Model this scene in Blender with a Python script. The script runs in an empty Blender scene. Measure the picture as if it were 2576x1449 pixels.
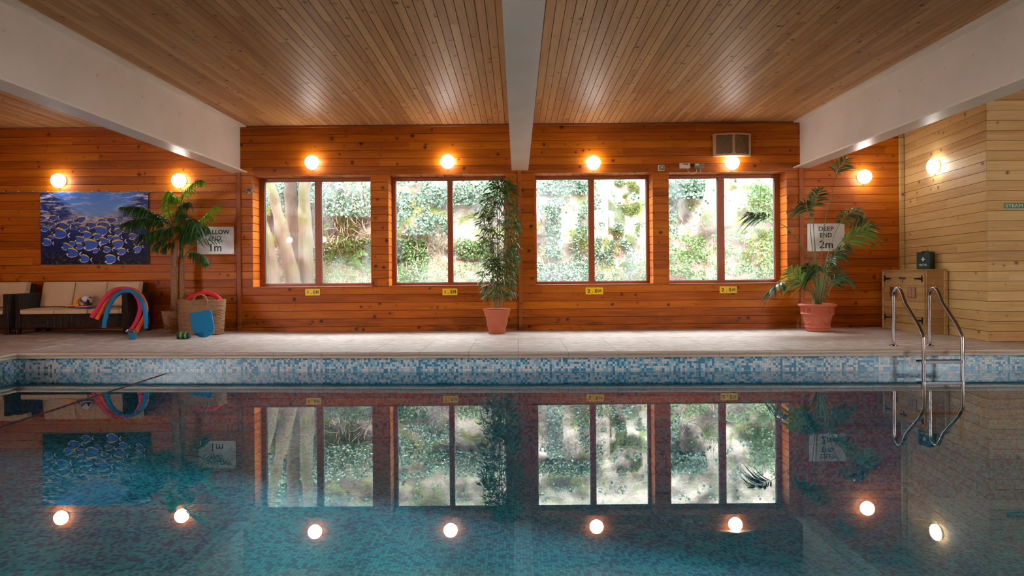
import bpy, bmesh, math, random
from mathutils import Vector, Matrix, noise as mnoise
random.seed(7)
sc = bpy.context.scene
COL = sc.collection
PI = math.pi
# ------------------------------------------------------------------ camera frame
F, CX, CY, ROLL, CZ = 1500.0, 1302.0, 693.0, 0.0083, 0.92
def P(px, py, Y):
    dx, dy = px - CX, py - CY
    u = dx - ROLL * dy; v = dy + ROLL * dx
    return Vector((u * Y / F, Y, CZ - v * Y / F))
def S(t):
    t = max(0.0, min(1.0, t)); return t * t * (3 - 2 * t)
def deckz(x, y):
    return 0.07 * S((-3 - x) / 4) * S((y - 7.7) / 1.1)
def ground(px, py):
    z = 0.0
    for _ in range(12):
        v = (py - CY) + ROLL * (px - CX)
        Y = (CZ - z) * F / v
        p = P(px, py, Y); z = deckz(p.x, p.y)
    p.z = z
    return p
# ------------------------------------------------------------------ mesh helpers
class MB:
    def __init__(s): s.v = []; s.f = []; s.m = []; s.mi = 0
    def add(s, vs, fs, mi=None):
        b = len(s.v); s.v += [tuple(q) for q in vs]
        s.f += [tuple(b + i for i in f) for f in fs]
        s.m += [s.mi if mi is None else mi] * len(fs)
    def box(s, lo, hi, mat=None, mi=None):
        x0, y0, z0 = lo; x1, y1, z1 = hi
        vs = [Vector(q) for q in ((x0,y0,z0),(x1,y0,z0),(x1,y1,z0),(x0,y1,z0),(x0,y0,z1),(x1,y0,z1),(x1,y1,z1),(x0,y1,z1))]
        if mat: vs = [mat @ q for q in vs]
        s.add(vs, [(0,3,2,1),(4,5,6,7),(0,1,5,4),(1,2,6,5),(2,3,7,6),(3,0,4,7)], mi)
    def tube(s, pts, r, n=8, cap=True, mi=None):
        pts = [Vector(p) for p in pts]
        rs = r if isinstance(r, (list, tuple)) else [r] * len(pts)
        vs = []; fs = []
        ref = None
        for i, p in enumerate(pts):
            t = (pts[min(i+1, len(pts)-1)] - pts[max(i-1, 0)])
            t = t.normalized() if t.length > 1e-9 else Vector((0,0,1))
            if ref is None:
                ref = Vector((0,0,1)) if abs(t.z) < .9 else Vector((1,0,0))
            a = (ref - t * ref.dot(t))
            a = a.normalized() if a.length > 1e-6 else t.orthogonal().normalized()
            ref = a; b = t.cross(a)
            for k in range(n):
                an = 2 * PI * k / n
                vs.append(p + (a * math.cos(an) + b * math.sin(an)) * rs[i])
        for i in range(len(pts) - 1):
            for k in range(n):
                k2 = (k + 1) % n
                fs.append((i*n+k, i*n+k2, (i+1)*n+k2, (i+1)*n+k))
        if cap:
            fs.append(tuple(reversed(range(n)))); fs.append(tuple((len(pts)-1)*n + k for k in range(n)))
        s.add(vs, fs, mi)
    def lathe(s, prof, c=(0,0,0), n=32, ex=1, ey=1, cap=False, mat=None, mi=None):
        vs = []; fs = []
        for (r, z) in prof:
            for k in range(n):
                a = 2 * PI * k / n
                q = Vector((r*math.cos(a)*ex, r*math.sin(a)*ey, z))
                if mat: q = mat @ q
                vs.append(q + Vector(c))
        for i in range(len(prof) - 1):
            for k in range(n):
                k2 = (k + 1) % n
                fs.append((i*n+k, i*n+k2, (i+1)*n+k2, (i+1)*n+k))
        if cap:
            fs.append(tuple(reversed(range(n)))); fs.append(tuple((len(prof)-1)*n + k for k in range(n)))
        s.add(vs, fs, mi)
    def build(s, name, mats, parent=None, smooth=False, bevel=0, seg=2, loc=None, fixn=False):
        me = bpy.data.meshes.new(name); me.from_pydata(s.v, [], s.f)
        for m in (mats if isinstance(mats, (list, tuple)) else [mats]): me.materials.append(m)
        if any(s.m): me.polygons.foreach_set('material_index', s.m)
        if fixn:
            bm = bmesh.new(); bm.from_mesh(me); bmesh.ops.recalc_face_normals(bm, faces=bm.faces); bm.to_mesh(me); bm.free()
        o = bpy.data.objects.new(name, me); COL.objects.link(o)
        if smooth:
            me.polygons.foreach_set('use_smooth', [True] * len(me.polygons))
            me.update()
            try: me.set_sharp_from_angle(angle=math.radians(40))
            except Exception: pass
        me.update()
        if bevel:
            b = o.modifiers.new('bevel', 'BEVEL'); b.width = bevel; b.segments = seg; b.limit_method = 'ANGLE'; b.angle_limit = math.radians(40)
            me.polygons.foreach_set('use_smooth', [True] * len(me.polygons))
            try: me.set_sharp_from_angle(angle=math.radians(60))
            except Exception: pass
        if parent: o.parent = parent
        if loc: o.location = loc
        return o
def tag(o, label=None, cat=None, group=None, kind=None):
    if label: o['label'] = label
    if cat: o['category'] = cat
    if group: o['group'] = group
    if kind: o['kind'] = kind
    return o
def empty(name, loc=(0,0,0), label=None, cat=None, group=None, rz=0):
    o = bpy.data.objects.new(name, None); o.empty_display_size = .1; COL.objects.link(o)
    o.location = loc; o.rotation_euler[2] = rz
    return tag(o, label, cat, group)
def copy_tree(o, parent=None):
    c = o.copy(); COL.objects.link(c); c.parent = parent
    for ch in list(o.children): copy_tree(ch, c)
    return c
def text_mesh(mb, s, height, origin, ux, uz, width=None, mi=0, bold=0.0, align='CENTER', lift=None):
    """lettering as flat-extruded mesh; origin = centre of the word, ux = reading direction, uz = up"""
    cu = bpy.data.curves.new('t', 'FONT'); cu.body = s; cu.size = 1; cu.offset = bold; cu.resolution_u = 3
    ob = bpy.data.objects.new('t', cu); COL.objects.link(ob)
    dg = bpy.context.evaluated_depsgraph_get(); me = bpy.data.meshes.new_from_object(ob.evaluated_get(dg))
    xs = [v.co.x for v in me.vertices]; ys = [v.co.y for v in me.vertices]
    x0, x1, y0, y1 = min(xs), max(xs), min(ys), max(ys)
    sy = height / (y1 - y0); sx = sy if not width else width / (x1 - x0)
    ox = x0 if align == 'LEFT' else (x0 + x1) / 2
    ux, uz = Vector(ux), Vector(uz); nn = ux.cross(uz)
    vs = [Vector(origin) + ux * ((v.co.x - ox) * sx) + uz * ((v.co.y - (y0+y1)/2) * sy) for v in me.vertices]
    mb.add(vs, [tuple(p.vertices) for p in me.polygons], mi)
    bpy.data.objects.remove(ob); bpy.data.curves.remove(cu); bpy.data.meshes.remove(me)
# ------------------------------------------------------------------ materials
class G:
    def __init__(s, name):
        s.mat = bpy.data.materials.new(name); s.mat.use_nodes = True
        s.nt = s.mat.node_tree; s.nt.nodes.clear()
        s.out = s.nt.nodes.new('ShaderNodeOutputMaterial')
    def n(s, t, **kw):
        nd = s.nt.nodes.new(t)
        for k, v in kw.items(): setattr(nd, k, v)
        return nd
    def set(s, sock, v):
        if v is None: return
        if isinstance(v, bpy.types.NodeSocket): s.nt.links.new(v, sock)
        else:
            if isinstance(v, (tuple, list)) and len(v) == 3 and sock.type == 'RGBA': v = (*v, 1)
            sock.default_value = v
    def m(s, op, a, b=None, c=None, clamp=False):
        nd = s.n('ShaderNodeMath', operation=op); nd.use_clamp = clamp
        s.set(nd.inputs[0], a); s.set(nd.inputs[1], b)
        if c is not None: s.set(nd.inputs[2], c)
        return nd.outputs[0]
    def obj(s):
        tc = s.n('ShaderNodeTexCoord'); sep = s.n('ShaderNodeSeparateXYZ')
        s.nt.links.new(tc.outputs['Object'], sep.inputs[0])
        return tc.outputs['Object'], sep.outputs[0], sep.outputs[1], sep.outputs[2]
    def xyz(s, x, y, z=0.0):
        nd = s.n('ShaderNodeCombineXYZ'); s.set(nd.inputs[0], x); s.set(nd.inputs[1], y); s.set(nd.inputs[2], z); return nd.outputs[0]
    def mix(s, f, a, b, mode='MIX'):
        nd = s.n('ShaderNodeMix', data_type='RGBA', blend_type=mode); nd.clamp_factor = True
        s.set(nd.inputs['Factor'], f); s.set(nd.inputs[6], a); s.set(nd.inputs[7], b); return nd.outputs[2]
    def noise(s, vec, scale=5, detail=3, rough=.5, out='Fac'):
        nd = s.n('ShaderNodeTexNoise'); s.set(nd.inputs['Vector'], vec); s.set(nd.inputs['Scale'], scale)
        s.set(nd.inputs['Detail'], detail); s.set(nd.inputs['Roughness'], rough); return nd.outputs[out]
    def vor(s, vec, scale=5, rnd=1.0, feature='F1', dims='3D'):
        nd = s.n('ShaderNodeTexVoronoi', feature=feature, voronoi_dimensions=dims); s.set(nd.inputs['Vector'], vec); s.set(nd.inputs['Scale'], scale)
        s.set(nd.inputs['Randomness'], rnd); return nd
    def white(s, vec, dims='3D'):
        nd = s.n('ShaderNodeTexWhiteNoise', noise_dimensions=dims)
        s.set(nd.inputs['W'] if dims == '1D' else nd.inputs['Vector'], vec); return nd.outputs[0]
    def ramp(s, f, stops, interp='LINEAR'):
        nd = s.n('ShaderNodeValToRGB'); cr = nd.color_ramp; cr.interpolation = interp
        while len(cr.elements) < len(stops): cr.elements.new(.5)
        for e, (p, c) in zip(cr.elements, stops):
            e.position = p; e.color = (*c, 1) if len(c) == 3 else c
        s.set(nd.inputs[0], f); return nd.outputs[0]
    def mr(s, v, a, b, c=0.0, d=1.0):
        nd = s.n('ShaderNodeMapRange'); s.set(nd.inputs[0], v)
        for i, q in enumerate((a, b, c, d)): s.set(nd.inputs[i+1], q)
        return nd.outputs[0]
    def bump(s, h, strength=.3, dist=.01):
        nd = s.n('ShaderNodeBump'); s.set(nd.inputs['Strength'], strength); s.set(nd.inputs['Distance'], dist); s.set(nd.inputs['Height'], h); return nd.outputs[0]
    def bsdf(s, color, rough=.5, metal=0.0, normal=None, spec=None, coat=None, trans=None, sss=None):
        b = s.n('ShaderNodeBsdfPrincipled'); s.set(b.inputs['Base Color'], color); s.set(b.inputs['Roughness'], rough)
        s.set(b.inputs['Metallic'], metal); s.set(b.inputs['Normal'], normal)
        if spec is not None: s.set(b.inputs['Specular IOR Level'], spec)
        if coat is not None: s.set(b.inputs['Coat Weight'], coat); b.inputs['Coat Roughness'].default_value = .2
        s.nt.links.new(b.outputs[0], s.out.inputs[0]); return b
def c8(r, g, b):
    f = lambda c: (c/255/12.92 if c <= 10 else ((c/255+.055)/1.055)**2.4)
    return (f(r), f(g), f(b))
def plain(name, col, rough=.5, metal=0.0, vary=.12, scale=30, bump=0.0, spec=None):
    g = G(name); o, x, y, z = g.obj()
    nz = g.noise(o, scale, 4)
    dk = tuple(c*(1-vary) for c in col); lt = tuple(min(1, c*(1+vary)) for c in col)
    nm = g.bump(nz, bump, .005) if bump else None
    g.bsdf(g.mix(nz, dk, lt), rough, metal, nm, spec); return g.mat
def wood(name, dark, mid, light, knot, uax, rax, pitch, r0, rough=.38, kd=.55, dirt=None, joint=4.4, ks=7.5, gw=.035):
    g = G(name); o, x, y, z = g.obj(); ax = {'x': x, 'y': y, 'z': z}; u, r = ax[uax], ax[rax]
    q = g.m('DIVIDE', g.m('SUBTRACT', r, r0), pitch); row = g.m('FLOOR', q)
    rnd = g.white(row, '1D')
    seg = g.m('FLOOR', g.m('DIVIDE', g.m('ADD', u, g.m('MULTIPLY', rnd, 7.3)), joint))
    rnd2 = g.white(g.xyz(row, seg, 3.0))
    us = g.m('ADD', u, g.m('MULTIPLY', rnd2, 41.0))
    grain = g.noise(g.xyz(g.m('MULTIPLY', us, 1.6), g.m('MULTIPLY', r, 55.0), row), 1.0, 5, .6)
    broad = g.noise(g.xyz(g.m('MULTIPLY', us, .9), g.m('MULTIPLY', r, 9.0), row), 1.0, 3, .5)
    t = g.m('ADD', g.m('MULTIPLY', rnd2, .40), g.m('ADD', g.m('MULTIPLY', g.mr(grain, .3, .7), .30), g.m('MULTIPLY', g.mr(broad, .3, .7), .30)))
    col = g.ramp(t, [(0.05, dark), (.5, mid), (1.0, light)])
    dn = g.noise(g.xyz(g.m('MULTIPLY', us, 14.0), g.m('MULTIPLY', r, 30.0), row), 1.0, 2)
    kv = g.vor(g.xyz(g.m('ADD', g.m('MULTIPLY', us, ks), g.m('MULTIPLY', dn, .34)), g.m('ADD', g.m('MULTIPLY', q, 1.0), g.m('MULTIPLY', dn, .26)), row), 1.0, 1.0)
    sp = g.n('ShaderNodeSeparateColor'); g.nt.links.new(kv.outputs['Color'], sp.inputs[0])
    rad = g.m('ADD', .065, g.m('MULTIPLY', g.m('POWER', sp.outputs[0], 2.0), .19))
    on = g.m('GREATER_THAN', sp.outputs[1], 1 - kd)
    d = kv.outputs['Distance']
    kn = g.m('MULTIPLY', g.mr(d, g.m('MULTIPLY', rad, 1.15), g.m('MULTIPLY', rad, .55)), on)
    halo = g.m('MULTIPLY', g.mr(d, g.m('ADD', rad, .17), rad), on)
    col = g.mix(g.m('MULTIPLY', halo, .35), col, dark)
    col = g.mix(g.m('MULTIPLY', kn, .9), col, knot)
    fq_ = g.m('FRACT', q); gr_ = g.m('MAXIMUM', g.mr(fq_, gw, gw*.4), g.mr(fq_, 1-gw*.7, 1-gw*.3))
    col = g.mix(g.m('MULTIPLY', gr_, .72), col, tuple(c*.22 for c in dark))
    if dirt:
        dz = g.m('MULTIPLY', g.mr(z, .42, .02), g.mr(g.noise(g.xyz(g.m('MULTIPLY', x, 1.3), y, g.m('MULTIPLY', z, 9.0)), 1.0, 4, .7), .46, .66))
        col = g.mix(g.m('MULTIPLY', dz, .8), col, dirt)
    nm = g.bump(g.m('SUBTRACT', grain, g.m('MULTIPLY', kn, .6)), .12, .004)
    ro = g.m('ADD', rough, g.m('MULTIPLY', grain, .12))
    g.bsdf(col, ro, 0, nm, .28); return g.mat
M = {}
PITCH = .1343; Z0 = .755 - 6*PITCH
M['wall'] = wood('varnished_pine', c8(122,54,0), c8(184,92,4), c8(216,128,16), c8(52,20,10), 'x', 'z', PITCH, Z0, .42, .62, c8(52,26,12))
M['wall_y'] = wood('varnished_pine_side', c8(122,54,0), c8(184,92,4), c8(216,128,16), c8(52,20,10), 'y', 'z', PITCH, Z0, .36, .5)
M['reveal'] = wood('reveal_pine', c8(150,66,12), c8(200,106,30), c8(228,140,56), c8(70,26,10), 'y', 'z', PITCH, Z0, .3, .3)
M['soffit'] = wood('soffit_pine', c8(150,78,30), c8(190,116,60), c8(212,146,86), c8(70,30,14), 'y', 'x', .133, 0, .35, .3)
M['ceil'] = wood('ceiling_pine', c8(156,104,60), c8(198,146,92), c8(222,178,124), c8(76,46,30), 'y', 'x', .095, 0, .40, .66, joint=3.6, ks=9.0, gw=.05)
M['pale'] = wood('pale_pine', c8(164,128,74), c8(198,164,104), c8(222,194,136), c8(112,84,54), 'x', 'z', .132, 0, .5, .32)
M['pale_y'] = wood('pale_pine_side', c8(170,128,72), c8(206,168,108), c8(226,196,138), c8(112,80,50), 'y', 'z', .132, 0, .42, .36)
M['cupb'] = wood('cupboard_pine', c8(150,112,64), c8(182,142,86), c8(204,168,112), c8(96,70,44), 'y', 'z', .119, 0, .5, .3)
M['cupb_x'] = wood('cupboard_pine_end', c8(140,100,50), c8(170,126,66), c8(190,150,90), c8(96,70,44), 'x', 'z', .119, 0, .5, .3)
M['frame'] = plain('window_frame_wood', c8(150,76,36), .4, 0, .18, 12)
M['post'] = wood('post_pine', c8(128,60,20), c8(166,88,36), c8(190,110,52), c8(60,26,14), 'z', 'x', .4, .1, .4, .2, c8(44,24,14))
M['seal'] = plain('window_gasket', (.12,.12,.12), .5)
M['beam'] = None
g = G('painted_steel'); o, x, y, z = g.obj()
n1 = g.noise(o, 2.2, 4); n2 = g.noise(o, 60, 3)
col = g.mix(g.mr(n1, .3, .7), c8(230,220,206), c8(240,230,218))
rv = g.vor(o, 9.0); rs = g.n('ShaderNodeSeparateColor'); g.nt.links.new(rv.outputs['Color'], rs.inputs[0])
rust = g.m('MULTIPLY', g.mr(g.m('ADD', rv.outputs['Distance'], g.m('MULTIPLY', n2, .06)), .13, .06), g.m('GREATER_THAN', rs.outputs[0], .72))
rust = g.m('MULTIPLY', rust, g.m('LESS_THAN', z, 2.69))
col = g.mix(g.m('MULTIPLY', rust, .8), col, c8(120,82,44))
g.bsdf(col, .34, 0, g.bump(n2, .08, .002), .5); M['beam'] = g.mat
# deck stone
g = G('deck_stone'); o, x, y, z = g.obj()
riven = g.noise(g.xyz(g.m('MULTIPLY', x, 2.0), g.m('MULTIPLY', y, 5.0), 0), 3.0, 6, .65)
fine = g.noise(o, 40, 4)
stain = g.noise(o, .9, 4)
col = g.mix(g.mr(riven, .33, .67), c8(158,142,132), c8(218,208,202))
col = g.mix(g.m('MULTIPLY', g.mr(stain, .45, .7), .35), col, c8(150,120,96))
jx = g.m('ABSOLUTE', g.m('SUBTRACT', g.m('FRACT', g.m('ADD', g.m('DIVIDE', x, .6), .5)), .5))
inrow = g.m('LESS_THAN', y, 8.69)
jxm = g.m('MULTIPLY', g.m('LESS_THAN', jx, .009), inrow)
def ln(yy, w=.006): return g.m('LESS_THAN', g.m('ABSOLUTE', g.m('SUBTRACT', y, yy)), w)
jy = g.m('MAXIMUM', ln(8.69, .012), g.m('MAXIMUM', ln(8.11), ln(7.53)))
j = g.m('MAXIMUM', jxm, jy)
col = g.mix(g.m('MULTIPLY', j, .75), col, c8(126,96,66))
cracks = g.m('MULTIPLY', g.mr(g.noise(g.xyz(g.m('MULTIPLY', x, 2.2), g.m('MULTIPLY', y, 9.0), 4.0), 1.6, 6, .7), .60, .63), inrow)
col = g.mix(g.m('MULTIPLY', cracks, .6), col, c8(120,94,74))
h = g.m('SUBTRACT', g.m('ADD', g.m('MULTIPLY', g.m('MULTIPLY', riven, inrow), 1.0), g.m('MULTIPLY', fine, .12)), j)
g.bsdf(col, .5, 0, g.bump(h, .9, .016), .5); M['deck'] = g.mat
g = G('coping_stone'); o, x, y, z = g.obj()
st = g.noise(g.xyz(g.m('MULTIPLY', x, .8), g.m('MULTIPLY', y, 3.0), g.m('MULTIPLY', z, 60.0)), 1.0, 5, .6)
j = g.m('LESS_THAN', g.m('ABSOLUTE', g.m('SUBTRACT', g.m('FRACT', g.m('ADD', g.m('DIVIDE', x, .6), .5)), .5)), .006)
col = g.mix(g.mr(st, .3, .7), c8(188,170,150), c8(226,214,196))
col = g.mix(g.m('MULTIPLY', g.mr(z, -.030, -.036), g.m('MULTIPLY', g.mr(z, -.056, -.048), .55)), col, c8(122,130,120))
col = g.mix(g.m('MULTIPLY', j, .6), col, c8(120,104,88))
g.bsdf(col, .4, 0, g.bump(st, .2, .004)); M['coping'] = g.mat
def mosaic(name, cols, pitch, axes, grout, rough=.26, stops=(.38,.72), bumps=.5):
    g = G(name); o, x, y, z = g.obj(); ax = {'x': x, 'y': y, 'z': z}
    a = g.m('DIVIDE', ax[axes[0]], pitch); b = g.m('DIVIDE', ax[axes[1]], pitch)
    w = g.white(g.xyz(g.m('FLOOR', a), g.m('FLOOR', b), .5))
    col = g.ramp(w, [(0, cols[0]), (stops[0], cols[1]), (stops[1], cols[2])], 'CONSTANT')
    ja = g.m('ABSOLUTE', g.m('SUBTRACT', g.m('FRACT', a), .5)); jb = g.m('ABSOLUTE', g.m('SUBTRACT', g.m('FRACT', b), .5))
    j = g.m('GREATER_THAN', g.m('MAXIMUM', ja, jb), .462)
    w2 = g.white(g.xyz(g.m('FLOOR', b), g.m('FLOOR', a), 7.5))
    col = g.mix(g.m('MULTIPLY', w2, .12), col, (.25,.3,.3))
    col = g.mix(j, col, grout)
    g.bsdf(col, g.m('ADD', rough, g.m('MULTIPLY', j, .5)), 0, g.bump(g.m('SUBTRACT', 1.0, j), bumps, .001)); return g.mat
MOS = [c8(216,230,236), c8(142,204,226), c8(38,146,192)]
M['mosaic_x'] = mosaic('waterline_mosaic', MOS, .0273, 'xz', c8(150,138,124))
M['mosaic_y'] = mosaic('waterline_mosaic_side', MOS, .0273, 'yz', c8(168,142,112))
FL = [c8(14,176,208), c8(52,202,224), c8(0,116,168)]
for nm_, ax_ in (('basin', 'xy'), ('basin_dim_x', 'xz'), ('basin_dim_y', 'yz')): M[nm_] = mosaic(nm_ + '_mosaic', FL if nm_ == 'basin' else [c8(4,124,156), c8(34,150,176), c8(0,80,122)], .0277, ax_, c8(40,110,120), .3, (.42,.70), 0.0)  # wall tiles darker than the floor: underwater dimming put into their colour
g = G('pool_water_surface')
lw = g.n('ShaderNodeLayerWeight'); lw.inputs['Blend'].default_value = .5
o, x, y, z = g.obj()
rip = g.noise(g.xyz(g.m('MULTIPLY', x, 1.2), g.m('MULTIPLY', y, 5.0), 0.0), 2.0, 2, .5)
nm = None
fac = g.m('ADD', .025, g.m('MULTIPLY', g.m('POWER', lw.outputs['Facing'], 4.0), .92))
tr = g.n('ShaderNodeBsdfTransparent'); tr.inputs[0].default_value = (.50,.92,.99,1)
gl = g.n('ShaderNodeBsdfGlossy'); gl.inputs['Roughness'].default_value = 0.0; gl.inputs[0].default_value = (1,1,1,1); g.set(gl.inputs['Normal'], nm)
mx = g.n('ShaderNodeMixShader'); g.set(mx.inputs[0], fac); g.set(mx.inputs[1], tr.outputs[0]); g.set(mx.inputs[2], gl.outputs[0])
g.nt.links.new(mx.outputs[0], g.out.inputs[0]); M['water'] = g.mat
g = G('window_glass')
lw = g.n('ShaderNodeLayerWeight'); lw.inputs['Blend'].default_value = .5
fac = g.m('ADD', .07, g.m('MULTIPLY', g.m('POWER', lw.outputs['Facing'], 5.0), .9))
tr = g.n('ShaderNodeBsdfTransparent'); tr.inputs[0].default_value = (.93,.97,.96,1)
gl = g.n('ShaderNodeBsdfGlossy'); gl.inputs['Roughness'].default_value = 0.0
mx = g.n('ShaderNodeMixShader'); g.set(mx.inputs[0], fac); g.set(mx.inputs[1], tr.outputs[0]); g.set(mx.inputs[2], gl.outputs[0])
o, x, y, z = g.obj()
film = g.m('MULTIPLY', g.mr(g.noise(g.xyz(g.m('ADD', g.m('MULTIPLY', x, 1.3), 3.7), 0.0, g.m('MULTIPLY', z, .9)), 1.0, 4, .55), .47, .74), .15)
film = g.m('ADD', film, g.mr(z, 1.25, .72, 0.0, .07))
ts = g.n('ShaderNodeBsdfTranslucent'); ts.inputs[0].default_value = (.82,.92,1,1)
mx2 = g.n('ShaderNodeMixShader'); g.set(mx2.inputs[0], film); g.set(mx2.inputs[1], mx.outputs[0]); g.set(mx2.inputs[2], ts.outputs[0])
g.nt.links.new(mx2.outputs[0], g.out.inputs[0]); M['glass'] = g.mat
def emis(name, col, st):
    g = G(name); e = g.n('ShaderNodeEmission'); e.inputs[0].default_value = (*col, 1); e.inputs[1].default_value = st
    g.nt.links.new(e.outputs[0], g.out.inputs[0]); return g.mat
M['lamp'] = emis('lit_opal_glass', (1, .96, .90), 14.0)
M['chrome'] = plain('polished_steel', (.36,.345,.33), .16, 1.0, .05)
M['tread'] = plain('dark_tread', (.05,.05,.055), .3, .6)
M['brushed'] = plain('galvanised_steel', (.22,.22,.22), .35, 1.0, .2)
M['lampbase'] = plain('cream_lamp_base', c8(214,206,190), .4)
M['white'] = plain('white_plastic', c8(226,226,226), .3, 0, .03)
M['offwhite'] = plain('aged_plastic', c8(214,196,178), .4, 0, .05)
M['greyp'] = plain('grey_plastic', c8(128,122,106), .45, 0, .05)
M['black'] = plain('black_print', (.012,.012,.014), .5)
M['yellow'] = plain('yellow_plate', c8(255,210,20), .35, 0, .04)
M['green_sign'] = plain('green_sign', c8(0,128,76), .35, 0, .05)
M['greenbox'] = plain('green_case', c8(6,58,46), .4, 0, .08)
M['terra'] = plain('terracotta', c8(186,98,66), .7, 0, .14, 9, .15)
M['terra2'] = plain('terracotta_ornate', c8(190,98,70), .6, 0, .16, 14, .2)
M['soil'] = plain('soil', (.03,.02,.015), .95, 0, .5, 40, .8)
M['cushion'] = plain('cushion_fabric', c8(206,180,146), .85, 0, .06, 200, .25)
M['piping'] = plain('cushion_piping', c8(176,150,118), .85)
M['pink'] = plain('pink_foam', c8(226,52,96), .75, 0, .05, 120, .1)
M['orange'] = plain('orange_foam', c8(240,110,44), .75, 0, .05, 120, .1)
M['blue'] = plain('blue_foam', c8(6,128,190), .7, 0, .05, 120, .1)
M['red'] = plain('red_foam', c8(224,28,48), .7, 0, .05, 120, .1)
M['bluep'] = plain('blue_plastic', c8(6,104,140), .35)
M['navy'] = plain('navy_foam', c8(34,58,72), .7)
M['lime'] = plain('lime_foam', c8(92,190,60), .7)
M['toy'] = plain('orange_plastic', c8(246,160,12), .35)
M['whitetoy'] = plain('white_board_face', c8(220,226,240), .4)
M['bluetoy'] = plain('blue_board_face', c8(20,80,180), .4)
M['redtoy'] = plain('red_board_face', c8(200,30,50), .4)
M['twig'] = plain('willow_wicker', c8(150,112,74), .65, 0, .4, 22, .2)
M['twig2'] = plain('pale_wicker', c8(172,132,98), .7, 0, .35, 30, .2)
M['iron'] = plain('black_iron', (.015,.015,.016), .4, .4)
M['vent_brown'] = plain('brown_vent_plastic', c8(146,84,48), .5)
M['cream'] = plain('cream_metal', c8(212,176,136), .45, 0, .05)
M['dark'] = plain('dark_void', (.04,.03,.02), .8)
M['bark'] = plain('palm_bark', c8(150,112,80), .9, 0, .55, 26, .8)
M['sheath'] = plain('green_sheath', c8(40,92,50), .5, 0, .3, 20)
M['cable'] = plain('grey_cable', c8(120,104,96), .5)
M['rope'] = plain('brown_cord', c8(70,40,22), .7)
def leafmat(name, a, b, rough=.38, tl=.25):
    g = G(name); o, x, y, z = g.obj()
    nz = g.noise(o, 9, 2)
    inf = g.n('ShaderNodeNewGeometry')
    t = g.m('ADD', g.m('MULTIPLY', inf.outputs['Random Per Island'], .7), g.m('MULTIPLY', nz, .3))
    col = g.mix(t, a, b)
    bs = g.bsdf(col, rough, 0, None, .5)
    ts = g.n('ShaderNodeBsdfTranslucent'); g.set(ts.inputs[0], col)
    mx = g.n('ShaderNodeMixShader'); mx.inputs[0].default_value = tl
    g.nt.links.new(bs.outputs[0], mx.inputs[1]); g.nt.links.new(ts.outputs[0], mx.inputs[2]); g.nt.links.new(mx.outputs[0], g.out.inputs[0]); return g.mat
M['palm_dark'] = leafmat('dark_palm_leaf', c8(28,70,34), c8(62,110,44))
M['palm_bright'] = leafmat('bright_palm_leaf', c8(100,160,32), c8(150,204,54), .35, .35)
M['kentia'] = leafmat('kentia_leaf', c8(38,70,38), c8(94,126,66))
M['kentia_lt'] = leafmat('light_kentia_leaf', c8(90,130,50), c8(140,170,76))
M['bamboo'] = leafmat('bamboo_leaf', c8(46,80,34), c8(96,132,56), .4, .3)
M['stem'] = plain('green_stem', c8(96,120,60), .5, 0, .2)
M['cane'] = plain('bamboo_cane', c8(158,132,92), .5, 0, .2)
# wicker sofa
g = G('brown_rattan'); o, x, y, z = g.obj()
def wv(a, b, p):
    fa = g.m('FRACT', g.m('DIVIDE', a, p)); fb = g.m('FRACT', g.m('DIVIDE', b, p*.5))
    par = g.m('FRACT', g.m('MULTIPLY', g.m('FLOOR', g.m('DIVIDE', a, p)), .5))
    sh = g.m('FRACT', g.m('ADD', fb, par))
    return g.m('MULTIPLY', g.m('SINE', g.m('MULTIPLY', fa, PI)), g.m('SINE', g.m('MULTIPLY', sh, PI)))
hgt = wv(g.m('ADD', x, g.m('MULTIPLY', y, 1.0)), z, .022)
col = g.mix(hgt, (.004,.003,.003), c8(60,42,34))
g.bsdf(col, .42, 0, g.bump(hgt, .8, .006)); M['rattan'] = g.mat
# ------------------------------------------------------------------ room shell
WY = 10.0
CEIL = CZ + 381*10/F
WIN = [(-3.443, 2.64), (-1.167, 2.64), (1.287, 2.635), (3.535, 2.63)]
HW = 1.0; SILL = .755; HEAD = SILL + 14*PITCH; REV = 10.30
def boardrow(mb, u0, u1, r0, r1, fn, depth=.02, c=.005, gd=.007, mi=0):
    prof = [(r0, -gd), (r0+c, 0), (r1-c*.4, 0), (r1, -gd), (r1, -depth), (r0, -depth)]
    vs = [fn(u0, r, d) for r, d in prof] + [fn(u1, r, d) for r, d in prof]
    n = len(prof)
    fs = [(k, (k+1) % n, n + (k+1) % n, n + k) for k in range(n)] + [tuple(reversed(range(n))), tuple(range(n, 2*n))]
    mb.add(vs, fs, mi)
XL, XR, YB = -10.5, 10.5, -3.8
mb = MB()
k = 0; zr = Z0
while Z0 + k*PITCH < CEIL:
    r0 = Z0 + k*PITCH; r1 = min(r0 + PITCH, CEIL+.01); k += 1
    mid = (r0 + r1)/2
    ivs = [(XL, 6.5)]
    if SILL < mid < HEAD:
        xs = [XL] + [e for (cx, _) in WIN for e in (cx-HW, cx+HW)] + [6.5]
        ivs = [(xs[i], xs[i+1]) for i in range(0, len(xs), 2)]
    for a, b in ivs:
        boardrow(mb, a, b, r0, r1, lambda u, r, d: (u, WY - d, r), depth=.30)
wall = mb.build('wall_back', M['wall'], fixn=True); tag(wall, kind='structure')
wall['label'] = 'varnished knotty pine board wall with four windows behind the pool'
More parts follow.
